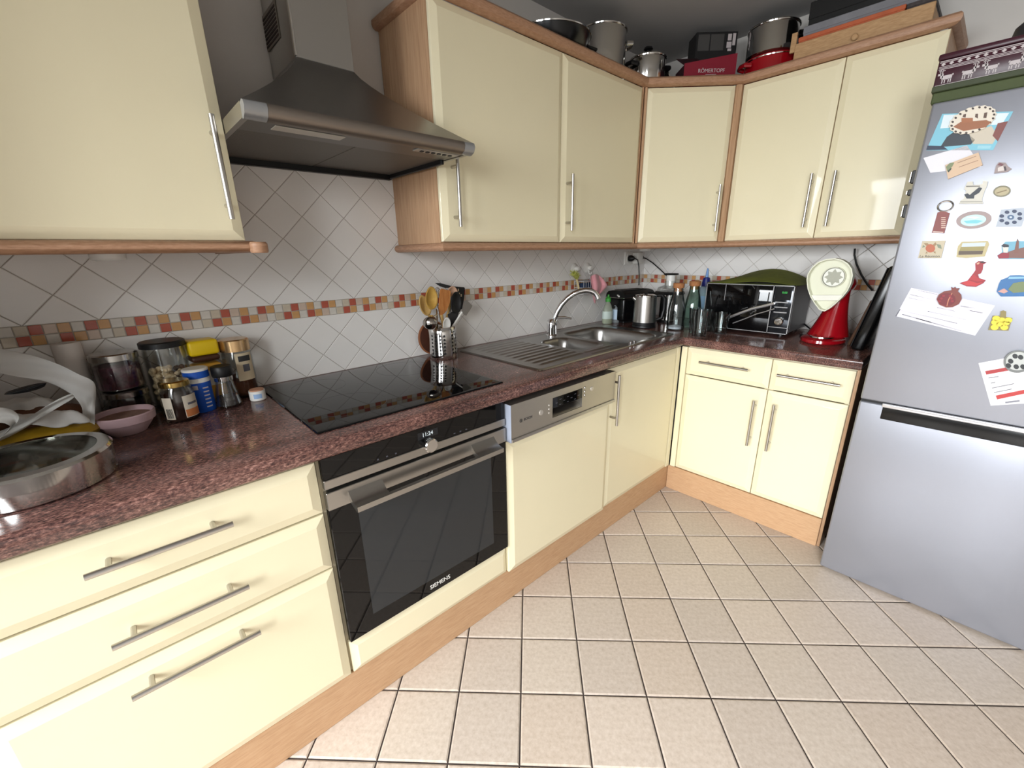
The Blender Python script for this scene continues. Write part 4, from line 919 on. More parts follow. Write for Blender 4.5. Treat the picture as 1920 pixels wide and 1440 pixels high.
MB().lathe([(0, 0.016), (0.009, 0.015), (0.012, 0.011), (0.006, 0.005), (0.006, 0)], 20, m=Matrix(((0, 0, -1, -0.300), (-1, 0, 0, -1.044), (0, 1, 0, TT+0.060), (0, 0, 0, 1)))).build('knob', wood, t, world=True)
def flatbox(name, lab, x0, x1, y0, y1, z0, z1, m, lidm=None):
    t = thing(name, lab, 'box', ((x0+x1)/2, (y0+y1)/2, z0)); h = z1-z0
    MB().box(x0+0.002, x1-0.002, y0+0.002, y1-0.002, z0, z0+h*0.55, 0.001).build('base', m, t, world=True); MB().box(x0, x1, y0, y1, z0+h*0.3, z1, 0.0015).build('lid', lidm or m, t, world=True)
    return t
z = TT+0.1035
flatbox('game_box', 'flat orange box on the wooden drawer box', -0.292, -0.05, -1.185, -0.835, z, z+0.022, mat('orange_card', (190, 96, 58), rough=0.55, var=0.2, vscale=30))
t = flatbox('booklet_stack', 'dark printed booklet at the end of the orange box', -0.290, -0.06, -1.268, -1.187, z, z+0.020, mat('printed_dark', (70, 62, 62), rough=0.6, var=0.5, vscale=90))
t = flatbox('game_box', 'flat grey box between the orange and black boxes', -0.280, -0.05, -1.24, -0.845, z+0.0225, z+0.060, mat('grey_card', (132, 132, 138), rough=0.6, var=0.25, vscale=14))
t = flatbox('game_box', 'black box on top of the stack near the ceiling', -0.262, -0.05, -1.24, -0.852, z+0.0605, z+0.150, mat('black_card', (18, 18, 19), rough=0.45))
b = MB(); tag(b.box(-0.296, -0.284, -0.829, -0.808, TT+0.075, TT+0.148, 0.001).build('wooden_block', wood), 'small upright wooden batten next to the steel pot', 'batten')
bpy.data.objects['wooden_block'].data.materials[0] = wood

# ------------------------------------------------------------ jars and food at the left end of the worktop
Z0 = HT+0.0006
clear = thin_glass('jar_glass', (0.96, 0.97, 0.965, 1), 0.5)
def jar(name, lab, cat, x, y, r, h, lidh, lidm, content, ch, rl=None, z=None, neck=None, group=None):
    z = Z0 if z is None else z
    t = thing(name, lab, cat, (x, y, z), 0, group)
    n = neck or r*0.96
    MB().lathe([(0, 0), (r*0.93, 0), (r, 0.006), (r, h-0.018), (n, h), (n-0.0022, h), (r-0.0025, h-0.019), (r-0.0025, 0.008), (r*0.9, 0.005), (0, 0.005)], 36).build('glass', clear, t)
    if content: MB().lathe([(0, 0.0055), (r*0.88, 0.0055), (r-0.0032, 0.009), (r-0.0032, ch), (r*0.5, ch+0.006), (0, ch+0.002)], 32).build('contents', content, t)
    R = rl or r
    L = MB().lathe([(0, lidh), (R-0.004, lidh), (R, lidh-0.003), (R, 0.0), (0, 0.0)], 36, (0, 0, h+0.0005)).build('lid', lidm, t)
    return t, L
steel_lid = mat('steel_lid', (170, 166, 162), rough=0.18, metal=1.0)
purple = mat('dried_petals', (96, 44, 62), rough=0.8, var=0.6, vscale=60, col2=(46, 22, 34), bump=0.8, bscale=120)
jar('storage_jar', 'lower stacked glass jar with steel lid behind the pink bowl', 'jar', -2.744, -0.082, 0.050, 0.068, 0.016, steel_lid, mat('dark_spice', (48, 26, 24), rough=0.8), 0.05, group='stacked jars')
jar('storage_jar', 'upper stacked glass jar holding purple petals', 'jar', -2.746, -0.082, 0.051, 0.082, 0.018, steel_lid, purple, 0.066, z=Z0+0.0855, group='stacked jars')
t, L = jar('nut_jar', 'large glass jar of pale nuts with black lid', 'jar', -2.640, -0.080, 0.050, 0.185, 0.017, black, None, 0, rl=0.053)
nutm = mat('cashew', (224, 198, 158), rough=0.6, var=0.25, vscale=40); dkn = mat('walnut', (116, 76, 52), rough=0.7, var=0.3, vscale=50)
nb = MB(); db = MB()
for k in range(150):
    a = random.uniform(0, 2*PI); rr = 0.040*math.sqrt(random.random()); zz = random.uniform(0.012, 0.128)
    tgt = db if (a < 1.3 and zz > 0.10) else nb
    tgt.ball((rr*math.cos(a), rr*math.sin(a), zz), 0.0085, (1.3, 0.9, 0.8), 8, 6, Matrix.Rotation(random.uniform(0, 6), 3, Vector((random.random(), random.random(), 1)).normalized()))
o = nb.build('cashew_nuts', nutm, t); o['kind'] = 'stuff'
o = db.build('walnut_pieces', dkn, t); o['kind'] = 'stuff'
t = thing('paper_roll', 'upright white paper roll by the plastic bag', 'roll', (-2.828, -0.055, Z0))
MB().lathe([(0.012, 0), (0.026, 0), (0.028, 0.004), (0.028, 0.217), (0.026, 0.220), (0.012, 0.220), (0.012, 0)], 32).build('roll', mat('kitchen_paper', (216, 210, 204), rough=0.9, bump=0.2, bscale=200), t)
t = thing('cocoa_tin', 'square tin with bright yellow lid behind the salt', 'tin', (-2.552, -0.068, Z0), 0.12)
MB().box(-0.036, 0.036, -0.030, 0.030, 0, 0.120, 0.008, 3).build('body', mat('tin_yellow_label', (214, 160, 60), rough=0.5), t); MB().box(-0.037, 0.037, -0.031, 0.031, 0.05, 0.105, 0.008, 3).build('label', mat('tin_label_white', (226, 220, 206), rough=0.55), t)
MB().box(-0.0365, 0.0365, -0.0305, 0.0305, 0.128, 0.146, 0.008, 3).build('dark_band', mat('cocoa_brown', (70, 40, 24), rough=0.5), t)
MB().box(-0.038, 0.038, -0.032, 0.032, 0.1465, 0.191, 0.008, 3).build('lid', mat('yellow_plastic', (236, 200, 22), rough=0.35), t)
t, L = jar('coffee_jar', 'brown instant coffee jar with gold lid and cream label', 'jar', -2.468, -0.070, 0.042, 0.145, 0.036, mat('gold_lid', (206, 172, 128), rough=0.22, metal=0.9), mat('instant_coffee', (88, 46, 22), rough=0.9, bump=0.6, bscale=250), 0.062, rl=0.041, neck=0.038)
def wrap(parent, name, r, a0, a1, z0, z1, m, n=14, th=0.0006):
    vs = []
    for k in range(n+1):
        a = a0+(a1-a0)*k/n
        for rr in (r, r+th):
            for zz in (z0, z1): vs.append((rr*math.cos(a), rr*math.sin(a), zz))
    fs = []
    for k in range(n):
        i = 4*k; fs += [(i+2, i+6, i+7, i+3), (i, i+1, i+5, i+4), (i+1, i+3, i+7, i+5), (i, i+4, i+6, i+2)]
    fs += [(0, 2, 3, 1), (4*n, 4*n+1, 4*n+3, 4*n+2)]
    return MB().raw(vs, fs).build(name, m, parent)
TOCAM = lambda x, y: math.atan2(CAM_P.y-y, CAM_P.x-x)
ca = TOCAM(-2.468, -0.070)
lb = wrap(t, 'label', 0.0422, ca-0.15, ca+1.05, 0.055, 0.140, mat('cream_label', (206, 190, 160), rough=0.6))
wrap(lb, 'label_print', 0.043, ca+0.05, ca+0.85, 0.115, 0.132, dark); wrap(lb, 'label_print', 0.043, ca+0.25, ca+0.7, 0.083, 0.105, ink)
hx, hy = -2.643, -0.196
t, L = jar('honey_jar', 'dark honey jar with gold lid and white labels', 'jar', hx, hy, 0.0385, 0.096, 0.015, mat('brass_lid', (190, 160, 96), rough=0.2, metal=1.0), mat('dark_honey', (34, 12, 6), rough=0.15), 0.080, rl=0.034, neck=0.032)
ca = TOCAM(hx, hy)
lb = wrap(t, 'label', 0.0388, ca+0.20, ca+1.25, 0.012, 0.072, mat('honey_label', (214, 204, 186), rough=0.6)); wrap(lb, 'label_picture', 0.0395, ca+0.24, ca+1.2, 0.014, 0.034, mat('label_orange', (196, 120, 70), rough=0.6)); wrap(lb, 'label_print', 0.0395, ca+0.45, ca+1.1, 0.046, 0.052, ink)
lb = wrap(t, 'label', 0.0388, ca-1.05, ca-0.42, 0.012, 0.072, MATS['honey_label'])
for q in range(6): wrap(lb, 'barcode_bar', 0.0395, ca-0.88+q*0.07, ca-0.85+q*0.07, 0.016, 0.042, dark, 2)
sx, sy = -2.588, -0.150
t = thing('salt_shaker', 'blue cardboard salt drum with white lid', 'shaker', (sx, sy, Z0))
blue = mat('salt_blue', (26, 84, 184), rough=0.4)
MB().lathe([(0, 0), (0.029, 0), (0.030, 0.002), (0.030, 0.086), (0, 0.086)], 32).build('drum', blue, t); MB().lathe([(0, 0.0865), (0.0302, 0.0865), (0.0302, 0.099), (0, 0.099)], 32).build('white_band', white_p, t)
MB().lathe([(0, 0.0995), (0.031, 0.0995), (0.031, 0.118), (0, 0.118)], 32).build('collar', blue, t); MB().lathe([(0, 0.1185), (0.0315, 0.1185), (0.0315, 0.123), (0.029, 0.1255), (0, 0.1255)], 32).build('lid', white_p, t)
ca = TOCAM(sx, sy)
for q in range(6): wrap(t, 'printed_mark', 0.0303, ca+0.25, ca+0.75, 0.014+q*0.011, 0.0175+q*0.011, MATS['tin_white_print'], 4)
wrap(t, 'printed_mark', 0.0303, ca-0.5, ca-0.1, 0.068, 0.080, MATS['tin_white_print'], 4)
gx, gy = -2.527, -0.158
t = thing('pepper_mill', 'glass pepper grinder with black cap', 'grinder', (gx, gy, Z0))
MB().lathe([(0, 0), (0.034, 0), (0.035, 0.004), (0.031, 0.030), (0.0235, 0.070), (0.022, 0.078), (0.0198, 0.078), (0.0285, 0.030), (0.032, 0.006), (0, 0.005)], 32).build('glass', clear, t)
MB().lathe([(0, 0.0055), (0.031, 0.0065), (0.0275, 0.030), (0, 0.032)], 28).build('peppercorns', mat('peppercorns', (44, 34, 30), rough=0.7, var=0.6, vscale=300, bump=1, bscale=300), t)
MB().lathe([(0, 0.0785), (0.0235, 0.0785), (0.0235, 0.091), (0, 0.091)], 32).build('steel_collar', steel_p, t); MB().lathe([(0, 0.0915), (0.0255, 0.0915), (0.027, 0.096), (0.027, 0.119), (0.025, 0.122), (0, 0.1225)], 32).build('cap', black, t)
t = thing('spice_tub', 'small white screw-top tub at the edge of the hob', 'tub', (-2.450, -0.158, Z0))
MB().lathe([(0, 0), (0.0205, 0), (0.022, 0.002), (0.0225, 0.030), (0, 0.030)], 28).build('tub', white_p, t); MB().lathe([(0, 0.0302), (0.0195, 0.0302), (0.0195, 0.0335), (0, 0.034)], 28).build('lid', mat('tub_lid', (190, 140, 110), rough=0.5), t)
wrap(t, 'label', 0.0224, TOCAM(-2.450, -0.158)-0.5, TOCAM(-2.450, -0.158)+0.5, 0.008, 0.022, mat('pale_blue_print', (150, 178, 214), rough=0.5))
t = thing('bowl', 'shallow pink ceramic bowl in front of the jars', 'bowl', (-2.757, -0.205, Z0))
pink = mat('pink_ceramic', (190, 160, 164), rough=0.35)
MB().lathe([(0, 0.0), (0.036, 0.0), (0.038, 0.003), (0.052, 0.022), (0.0555, 0.030), (0.0605, 0.031), (0.062, 0.050), (0.060, 0.0525), (0.057, 0.051), (0.0545, 0.031), (0.050, 0.022), (0.034, 0.006), (0, 0.005)], 40).build('bowl_body', pink, t)
MB().lathe([(0, 0.040), (0.055, 0.040), (0.0555, 0.037), (0, 0.037)], 36).build('contents', mat('bowl_powder', (150, 118, 104), rough=0.9, var=0.3, vscale=120), t)
# round steel tin with clear lid
tr = 0.121; tcx, tcy = -2.902, -0.432
t = thing('spice_tin', 'round steel tin with a clear lid near the counter edge', 'tin', (tcx, tcy, Z0))
MB().lathe([(0, 0), (tr-0.006, 0), (tr-0.003, 0.003), (tr-0.003, 0.040), (tr-0.0045, 0.040), (tr-0.0045, 0.006), (0, 0.005)], 56).build('base', steel_p, t)
MB().lathe([(tr-0.0015, 0.030), (tr+0.001, 0.031), (tr+0.001, 0.056), (tr-0.003, 0.061), (tr-0.022, 0.062), (tr-0.022, 0.0605), (tr-0.004, 0.059), (tr-0.001, 0.055)], 56).build('lid_ring', steel_p, t)
MB().lathe([(0, 0.0612), (tr-0.0222, 0.0612), (tr-0.0222, 0.0598), (0, 0.0598)], 48).build('lid_window', thin_glass('tin_lid_glass', (0.80, 0.82, 0.77, 1), 0.8), t)
spice = [(176, 120, 30), (120, 70, 40), (150, 40, 30), (90, 84, 50), (60, 44, 34), (190, 150, 80)]
for k in range(7):
    a = 2*PI*k/6; x, y = (0.066*math.cos(a), 0.066*math.sin(a)) if k < 6 else (0, 0)
    c = MB().lathe([(0, 0), (0.028, 0), (0.030, 0.003), (0.031, 0.036), (0.0295, 0.036), (0.0285, 0.004), (0, 0.003)], 24, (x, y, 0.0065)).build('spice_cup', steel, t)
    MB().lathe([(0, 0.026), (0.028, 0.024), (0.0282, 0.02), (0, 0.02)], 20, (x, y, 0.0065)).build('spice', colr(spice[k % 6], 0.9), c)
# crumpled carrier bag with a bag handle, and the yellow packet it covers
bagm = mat('thin_white_plastic', (214, 212, 208), rough=0.35, trans=0.25, ior=1.2, alpha=1.0, bump=0.6, bscale=28)
t = thing('carrier_bag', 'crumpled white plastic carrier bag with black print', 'bag', (-3.0, -0.24, Z0))
def sheet(name, rows, m, parent, th=0.0012, sub=2):
    nr, nc = len(rows), len(rows[0]); b = MB(); b.raw([c for r_ in rows for c in r_], [(i*nc+j, i*nc+j+1, (i+1)*nc+j+1, (i+1)*nc+j) for i in range(nr-1) for j in range(nc-1)])
    o = b.build(name, m, parent, world=True, angle=180)
    s_ = o.modifiers.new('thickness', 'SOLIDIFY'); s_.thickness = th
    if sub: u_ = o.modifiers.new('smooth', 'SUBSURF'); u_.levels = sub; u_.render_levels = sub
    return o
rnd = random.Random(3)
rows = []
for i in range(19):                         # crumpled body, a low heap open towards the right
    q = i/18; row = []
    for j in range(19):
        s_ = j/18; a = PI*(0.30+0.65*s_)
        x = -3.055+0.225*q+0.012*math.sin(9*s_+2*q); hgt = 0.135*(1-0.6*q*q)+0.016*math.sin(7*q+5*s_)+0.010*math.sin(17*s_)
        y = -0.215-0.140*math.cos(a)*(1-0.25*q); zz = HT+0.012+hgt*math.sin(a)**0.8
        row.append((x+rnd.uniform(-.010, .010), max(-0.308, min(-0.07, y+rnd.uniform(-.010, .010))), max(HT+0.004, zz+rnd.uniform(-.012, .012))))
    rows.append(row)
sheet('bag_body', rows, bagm, t, 0.0012, 1)
def ribbon(name, px, Y, wd, m, parent):
    rows = []
    for k, (u0, v0, u1, v1) in enumerate(px):
        a = at(u0, v0, 'Y', Y[k]); c = at(u1, v1, 'Y', Y[k]-0.01); row = []
        for j in range(5): row.append(a.lerp(c, j/4)+Vector((0, 0.008*math.sin(j*2.1+k*1.3), 0)))
        rows.append(row)
    return sheet(name, rows, m, parent, 0.001, 2)
ribbon('bag_handle', [(-60, 640, -60, 690), (0, 655, 0, 700), (45, 662, 40, 708), (95, 675, 80, 712), (130, 690, 108, 725), (155, 706, 135, 740), (184, 715, 158, 765), (178, 755, 152, 790), (178, 778, 142, 796), (180, 802, 138, 798)], [-.20, -.20, -.20, -.20, -.205, -.215, -.225, -.235, -.24, -.24], 0.03, bagm, t)
ribbon('bag_fold', [(-40, 770, -40, 800), (0, 762, 0, 790), (28, 770, 22, 795), (40, 780, 18, 800), (30, 795, 8, 815), (10, 815, -12, 830)], [-.335, -.335, -.335, -.335, -.335, -.335], 0.03, bagm, t)
ribbon('bag_lip', [(-30, 840, -38, 822), (18, 822, 10, 806), (60, 797, 54, 783), (100, 768, 94, 754), (142, 744, 136, 736)], [-.285]*5, 0.03, bagm, t)
ribbon('bag_print', [(10, 735, 4, 742), (40, 726, 36, 738), (70, 718, 66, 731), (90, 716, 84, 724)], [-.345]*4, 0.02, black, t)
t = thing('food_packet', 'yellow food packet lying inside the carrier bag', 'packet', (-2.925, -0.222, Z0))
b = MB(); b.ball((0, 0, 0.036), 1.0, (0.125, 0.078, 0.036), 24, 12); b.build('wrapper', mat('yellow_wrapper', (176, 138, 34), rough=0.4, var=0.4, vscale=18, bump=0.5, bscale=30), t)
b = MB(); b.ball((0.0, 0.022, 0.076), 1.0, (0.11, 0.055, 0.028), 20, 10); b.build('bread', mat('brown_bread', (92, 56, 34), rough=0.8, var=0.3, vscale=30), t)

# ------------------------------------------------------------ utensil pot
ux_, uy_ = -1.728, -0.108
t = thing('utensil_pot', 'perforated steel utensil pot between hob and sink', 'pot', (ux_, uy_, Z0))
ur, uh = 0.058, 0.133
b = MB(); nc, z0, z1, nr = 20, 0.020, 0.108, 6
b.lathe([(0, 0.001), (ur-0.001, 0.0), (ur, 0.002), (ur, z0)], nc*2); b.lathe([(ur, z1), (ur, uh), (ur-0.0015, uh+0.001), (ur-0.003, uh), (ur-0.002, z1)], nc*2)
for c in range(nc):
    hole = c % 5 != 4
    for k in range(nr):
        a0, a1 = 2*PI*c/nc, 2*PI*(c+1)/nc; za, zb = z0+(z1-z0)*k/nr, z0+(z1-z0)*(k+1)/nr; am, zm = (a0+a1)/2, (za+zb)/2
        P3 = lambda a, zz: (ur*math.cos(a), ur*math.sin(a), zz)
        out = [(a1, zm), (a1, zb), (am, zb), (a0, zb), (a0, zm), (a0, za), (am, za), (a1, za)]
        if hole:
            inn = [(am+0.0045/ur*math.cos(2*PI*j/8), zm+0.0045*math.sin(2*PI*j/8)) for j in range(8)]
            b.raw([P3(*q) for q in out]+[P3(*q) for q in inn], [(j, (j+1) % 8, 8+(j+1) % 8, 8+j) for j in range(8)])
        else: b.raw([P3(*q) for q in out], [tuple(range(8))])
bmesh.ops.remove_doubles(b.bm, verts=b.bm.verts[:], dist=0.0003)
b.build('perforated_body', steel_p, t, angle=60)
MB().lathe([(0, 0.004), (ur-0.008, 0.004), (ur-0.008, z1), (ur-0.0085, z1), (ur-0.009, 0.006), (0, 0.006)], 24).build('liner', dark, t)
# utensils: handle foot inside the pot, head where the photo shows it
wood_l = mat('light_spoon_wood', (196, 160, 96), rough=0.5, ramp=[(0.3, (176, 136, 74)), (0.7, (206, 172, 108))], vscale=20, vstretch=(3, 3, 0.5))
wood_o = mat('oiled_spatula_wood', (188, 122, 62), rough=0.45, ramp=[(0.3, (166, 98, 44)), (0.7, (200, 138, 78))], vscale=18, vstretch=(3, 3, 0.5))
def cu(a, b): return (760+a/8.0, 510+b/8.0)
def foot(k): return Vector((ux_+0.030*math.cos(k*2.4), uy_+0.030*math.sin(k*2.4), HT+0.012))
UG = 'kitchen utensils in the steel pot'
def utensil(name, lab, cat, k, Y, neck, hm, hr=0.005):
    n = at(*cu(*neck), 'Y', Y)
    t = thing(name, lab, cat, foot(k), 0, UG)
    return t, n
def stick(t, a, b_, r, m, name='handle'):
    n = 5; MB().tube([a.lerp(b_, i/n) for i in range(n+1)], r, 10).build(name, m, t, world=True)
def bowl_head(t, px_c, Y, wpx, hpx, m, tilt, name='bowl', flat=0.28):
    c = at(*cu(*px_c), 'Y', Y); e = at(*cu(px_c[0]+wpx/2, px_c[1]), 'Y', Y); f = at(*cu(px_c[0], px_c[1]-hpx/2), 'Y', Y)
    w_, h_ = (e-c).length, (f-c).length
    R3 = Matrix.Rotation(tilt, 3, 'Y')
    prof = []; b = MB(); n, mrow = 22, 6; vs = []
    for i in range(mrow+1):
        q = i/mrow
        for j in range(n):
            a = 2*PI*j/n; vs.append((w_*q*math.cos(a)*(1-0.12*math.sin(a)), 0.42*w_*(1-q*q)-0.006, h_*q*math.sin(a)))
    M4 = Matrix.Translation(c) @ R3.to_4x4()
    fs = [(i*n+j, i*n+(j+1) % n, (i+1)*n+(j+1) % n, (i+1)*n+j) for i in range(1, mrow) for j in range(n)]+[tuple(range(n, 2*n))]
    b.raw(vs, fs, M4); bmesh.ops.delete(b.bm, geom=[v for v in b.bm.verts if not v.link_faces], context='VERTS')
    o = b.build(name, m, t, world=True, angle=180); s_ = o.modifiers.new('thickness', 'SOLIDIFY'); s_.thickness = 0.004; s_.offset = 0
    return c
def flat_head(t, px, Y, m, th=0.004, name='blade', bev=0.0):
    MB().prism([at(*cu(*q), 'Y', Y) for q in px], (0, th, 0), bev).build(name, m, t, world=True, angle=30)
# pale wooden spoon, leftmost
t, n = utensil('wooden_spoon', 'pale wooden spoon at the left of the pot', 'spoon', 0, -0.085, (350, 640), wood_l); stick(t, foot(0), n, 0.0055, wood_l); bowl_head(t, (285, 500), -0.085, 150, 330, wood_l, -0.35)
t, n = utensil('wooden_spoon', 'yellowish wooden spoon with deep oval bowl', 'spoon', 1, -0.118, (395, 650), wood_l); stick(t, foot(1), n, 0.0058, MATS['light_spoon_wood']); bowl_head(t, (385, 390), -0.118, 180, 345, mat('yellow_spoon_wood', (186, 146, 62), rough=0.45, ramp=[(0.3, (160, 118, 44)), (0.7, (200, 160, 78))], vscale=20), 0.05)
t, n = utensil('wooden_spatula', 'orange-brown wooden spatula in the middle of the pot', 'spatula', 2, -0.128, (545, 640), wood_o); stick(t, foot(2), n, 0.0062, wood_l)
flat_head(t, [(525, 280), (545, 245), (600, 265), (670, 275), (685, 300), (672, 460), (630, 570), (570, 640), (525, 650), (505, 540), (515, 400)], -0.128, wood_o, 0.005, bev=0.0012)
t, n = utensil('serving_spoon', 'black plastic serving spoon beside the wooden spatula', 'spoon', 3, -0.110, (690, 760), black); stick(t, foot(3), n, 0.006, black); bowl_head(t, (755, 460), -0.110, 160, 330, black, 0.08)
flat_head(t, [(640, 640), (720, 590), (800, 620), (760, 760), (690, 785)], -0.106, dark, 0.005, 'neck')
t, n = utensil('slotted_turner', 'black slotted turner at the back of the pot', 'turner', 4, -0.060, (800, 560), black); stick(t, foot(4), n, 0.005, black)
flat_head(t, [(720, 215), (880, 228), (893, 240), (885, 380), (850, 560), (770, 560), (740, 380)], -0.060, black, 0.003)
bld = t.children[-1]
for q in ((795, 270), (810, 330), (838, 350)): MB().prism([at(*cu(q[0]+a*9, q[1]+c*20), 'Y', -0.0605) for a, c in ((-1, -1), (1, -1), (1, 1), (-1, 1))], (0, -0.0006, 0)).build('slot', MATS['cream_label'], t, world=True, smooth=False)
t, n = utensil('cheese_plane', 'steel slicer with a white handle on the right', 'slicer', 5, -0.120, (690, 850), white_p)
n2 = at(*cu(850, 600), 'Y', -0.120); stick(t, foot(5), n, 0.005, white_p); stick(t, n, n2, 0.0042, white_p, 'neck'); flat_head(t, [(850, 590), (880, 440), (920, 420), (1008, 505), (990, 540), (915, 655), (880, 640)], -0.120, steel, 0.002)
t, n = utensil('ladle', 'steel ladle hooked over the rim of the pot', 'ladle', 6, -0.150, (455, 690), steel_p)
c = at(*cu(370, 755), 'Y', -0.172); b = MB(); R_ = 0.0285
b.lathe([(R_*math.sin(PI*0.5*i/8), -R_*math.cos(PI*0.5*i/8)) for i in range(9)], 28, m=Matrix.Translation(c) @ Matrix.Rotation(-PI/2+0.5, 4, 'X') @ Matrix.Rotation(0.3, 4, 'Y'))
o = b.build('bowl', mat('ladle_steel', (176, 170, 164), rough=0.18, metal=1.0), t, world=True, angle=180); s_ = o.modifiers.new('thickness', 'SOLIDIFY'); s_.thickness = 0.0015
top = at(*cu(470, 560), 'Y', -0.135); MB().tube([foot(6), foot(6).lerp(top, 0.55), top, at(*cu(470, 640), 'Y', -0.150), c+Vector((0.01, 0.01, 0.012))], 0.003, 8).build('handle', steel_p, t, world=True)
t, n = utensil('plastic_spoon', 'small white plastic spoon standing in the pot front', 'spoon', 7, -0.150, (605, 860), white_p); stick(t, foot(7), n, 0.004, white_p); bowl_head(t, (612, 775), -0.150, 112, 190, white_p, 0.15)
t, n = utensil('palette_knife', 'dark metal spatula lying across the utensil tops', 'spatula', 8, -0.075, (690, 300), dark); stick(t, foot(8), n, 0.004, steel); flat_head(t, [(445, 165), (520, 165), (690, 210), (700, 235), (600, 240), (520, 215)], -0.075, dark, 0.002)
t, n = utensil('wooden_spoon', 'pinkish wooden spoon tip behind the spatula', 'spoon', 9, -0.080, (690, 420), wood_l); stick(t, foot(9), n, 0.005, wood_l); bowl_head(t, (700, 290), -0.080, 140, 150, mat('pinkish_wood', (206, 166, 138), rough=0.5), 0.1)
t, n = utensil('whisk', 'wire whisk between the wooden spoons', 'whisk', 10, -0.092, (480, 520), steel_p); stick(t, foot(10), n, 0.004, steel_p)
c = at(*cu(490, 370), 'Y', -0.092); hh = (at(*cu(490, 230), 'Y', -0.092)-c).length
for k in range(5):
    a = PI*k/5; b = MB(); b.tube([n.lerp(n, 0)]+[c+Vector((0.016*math.cos(a)*math.sin(PI*q/10), 0.016*math.sin(a)*math.sin(PI*q/10), -hh*math.cos(PI*q/10))) for q in range(11)]+[c+Vector((-0.016*math.cos(a)*math.sin(PI*q/10), -0.016*math.sin(a)*math.sin(PI*q/10), -hh*math.cos(PI*q/10))) for q in range(9, 0, -1)]+[n], 0.0008, 5); b.build('wire', steel_p, t, world=True)
# round dark-wood board leaning on the tiles behind the pot
t = thing('trivet', 'round dark brown board leaning on the tiles behind the pot', 'board', (-1.722, -0.035, Z0))
Mx = Matrix.Translation((0, 0.012, 0.0735)) @ Matrix.Rotation(math.radians(86), 4, 'X')
b = MB(); b.lathe([(0, 0.004), (0.066, 0.004), (0.069, 0.001), (0.069, -0.004), (0, -0.004)], 44, m=Mx); b.build('disc', mat('dark_board', (84, 48, 34), rough=0.5, var=0.3, vscale=20), t)
b = MB(); b.lathe([(0.067, 0.0045), (0.0725, 0.0035), (0.0725, -0.0035), (0.067, -0.0045)], 44, m=Mx); b.build('rim', mat('board_rim', (140, 86, 54), rough=0.5), t)

# ------------------------------------------------------------ behind the sink
for x, lab in ((-0.745, 'white suction hook on the tiles, the left one'), (-0.627, 'white suction hook on the tiles, the right one')):
    t = thing('suction_hook', lab, 'hook', (x, -0.002, 1.20), 0, 'suction hooks above the sink')
    Mx = Matrix(((1, 0, 0, 0), (0, 0, -1, 0), (0, 1, 0, 0), (0, 0, 0, 1)))
    b = MB(); b.lathe([(0, 0.010), (0.018, 0.008), (0.030, 0.002), (0.030, 0.0), (0, 0)], 28, m=Mx); b.build('cup', white_p, t)
    b = MB(); b.lathe([(0, 0.034), (0.011, 0.032), (0.0145, 0.024), (0.013, 0.012), (0.008, 0.008)], 24, m=Mx); b.build('knob', white_p, t)
    MB().tube([(0, -0.012, -0.012), (0, -0.014, -0.028), (0, -0.022, -0.036), (0, -0.030, -0.032), (0, -0.032, -0.024)], 0.0035, 10).build('prong', white_p, t)
wire = mat('white_wire', (206, 206, 206), rough=0.3, metal=0.4)
t = thing('wire_basket', 'wire sponge basket hanging from the suction hooks', 'basket', (-0.69, -0.05, 1.06))
b = MB(); bx0, bx1, by0, by1, bz0, bz1 = -0.764, -0.622, -0.088, -0.022, 1.062, 1.132
for z, r in ((bz1, 0.0022), (bz0, 0.0018), ((bz0+bz1)/2, 0.0015)): b.tube([(bx0, by0, z), (bx1, by0, z), (bx1, by1, z), (bx0, by1, z)], r, 8, closed=True)
b.build('frame', wire, t, world=True)
for k in range(8): MB().tube([(bx0+(bx1-bx0)*k/7, by0, bz1), (bx0+(bx1-bx0)*k/7, by0, bz0), (bx0+(bx1-bx0)*k/7, by1, bz0), (bx0+(bx1-bx0)*k/7, by1, bz1)], 0.0013, 6).build('wire', wire, t, world=True)
for x in (-0.745, -0.627): MB().tube([(x, by1, bz1), (x, -0.026, 1.162), (x, -0.024, 1.170), (x, -0.010, 1.160)], 0.0016, 6).build('hanger', wire, t, world=True)
tag(MB().box(-0.745, -0.655, -0.078, -0.034, 1.0655, 1.122, 0.008, 3).build('sponge', mat('navy_sponge', (30, 48, 78), rough=0.9, bump=1, bscale=200)), 'dark blue sponge inside the wire basket', 'sponge')
t = thing('dish_brush', 'dish brush with yellow-green bristles beside the basket', 'brush', (-0.775, -0.05, 1.06))
MB().tube([(0.022, 0.0, 0.005), (0.008, 0.0, 0.055), (-0.012, 0.0, 0.100)], 0.006, 10).build('handle', mat('pale_wood_brush', (206, 186, 140), rough=0.6), t)
hb_ = MB(); hb_.tube([(-0.005, 0, 0.095), (-0.045, -0.01, 0.118)], 0.013, 12); hb_.build('head', mat('brush_head', (170, 172, 84), rough=0.6), t)
b = MB(); rr = random.Random(5)
for k in range(90):
    q = rr.random(); c = Vector((-0.005-0.045*q, -0.01*q, 0.095+0.024*q)); d_ = Vector((rr.uniform(-1, .4), rr.uniform(-1, 1), rr.uniform(-.2, 1))).normalized(); b.tube([c, c+d_*0.026], 0.0009, 4)
o = b.build('bristles', mat('bristle_green', (186, 190, 96), rough=0.7), t, smooth=False); o['kind'] = 'stuff'
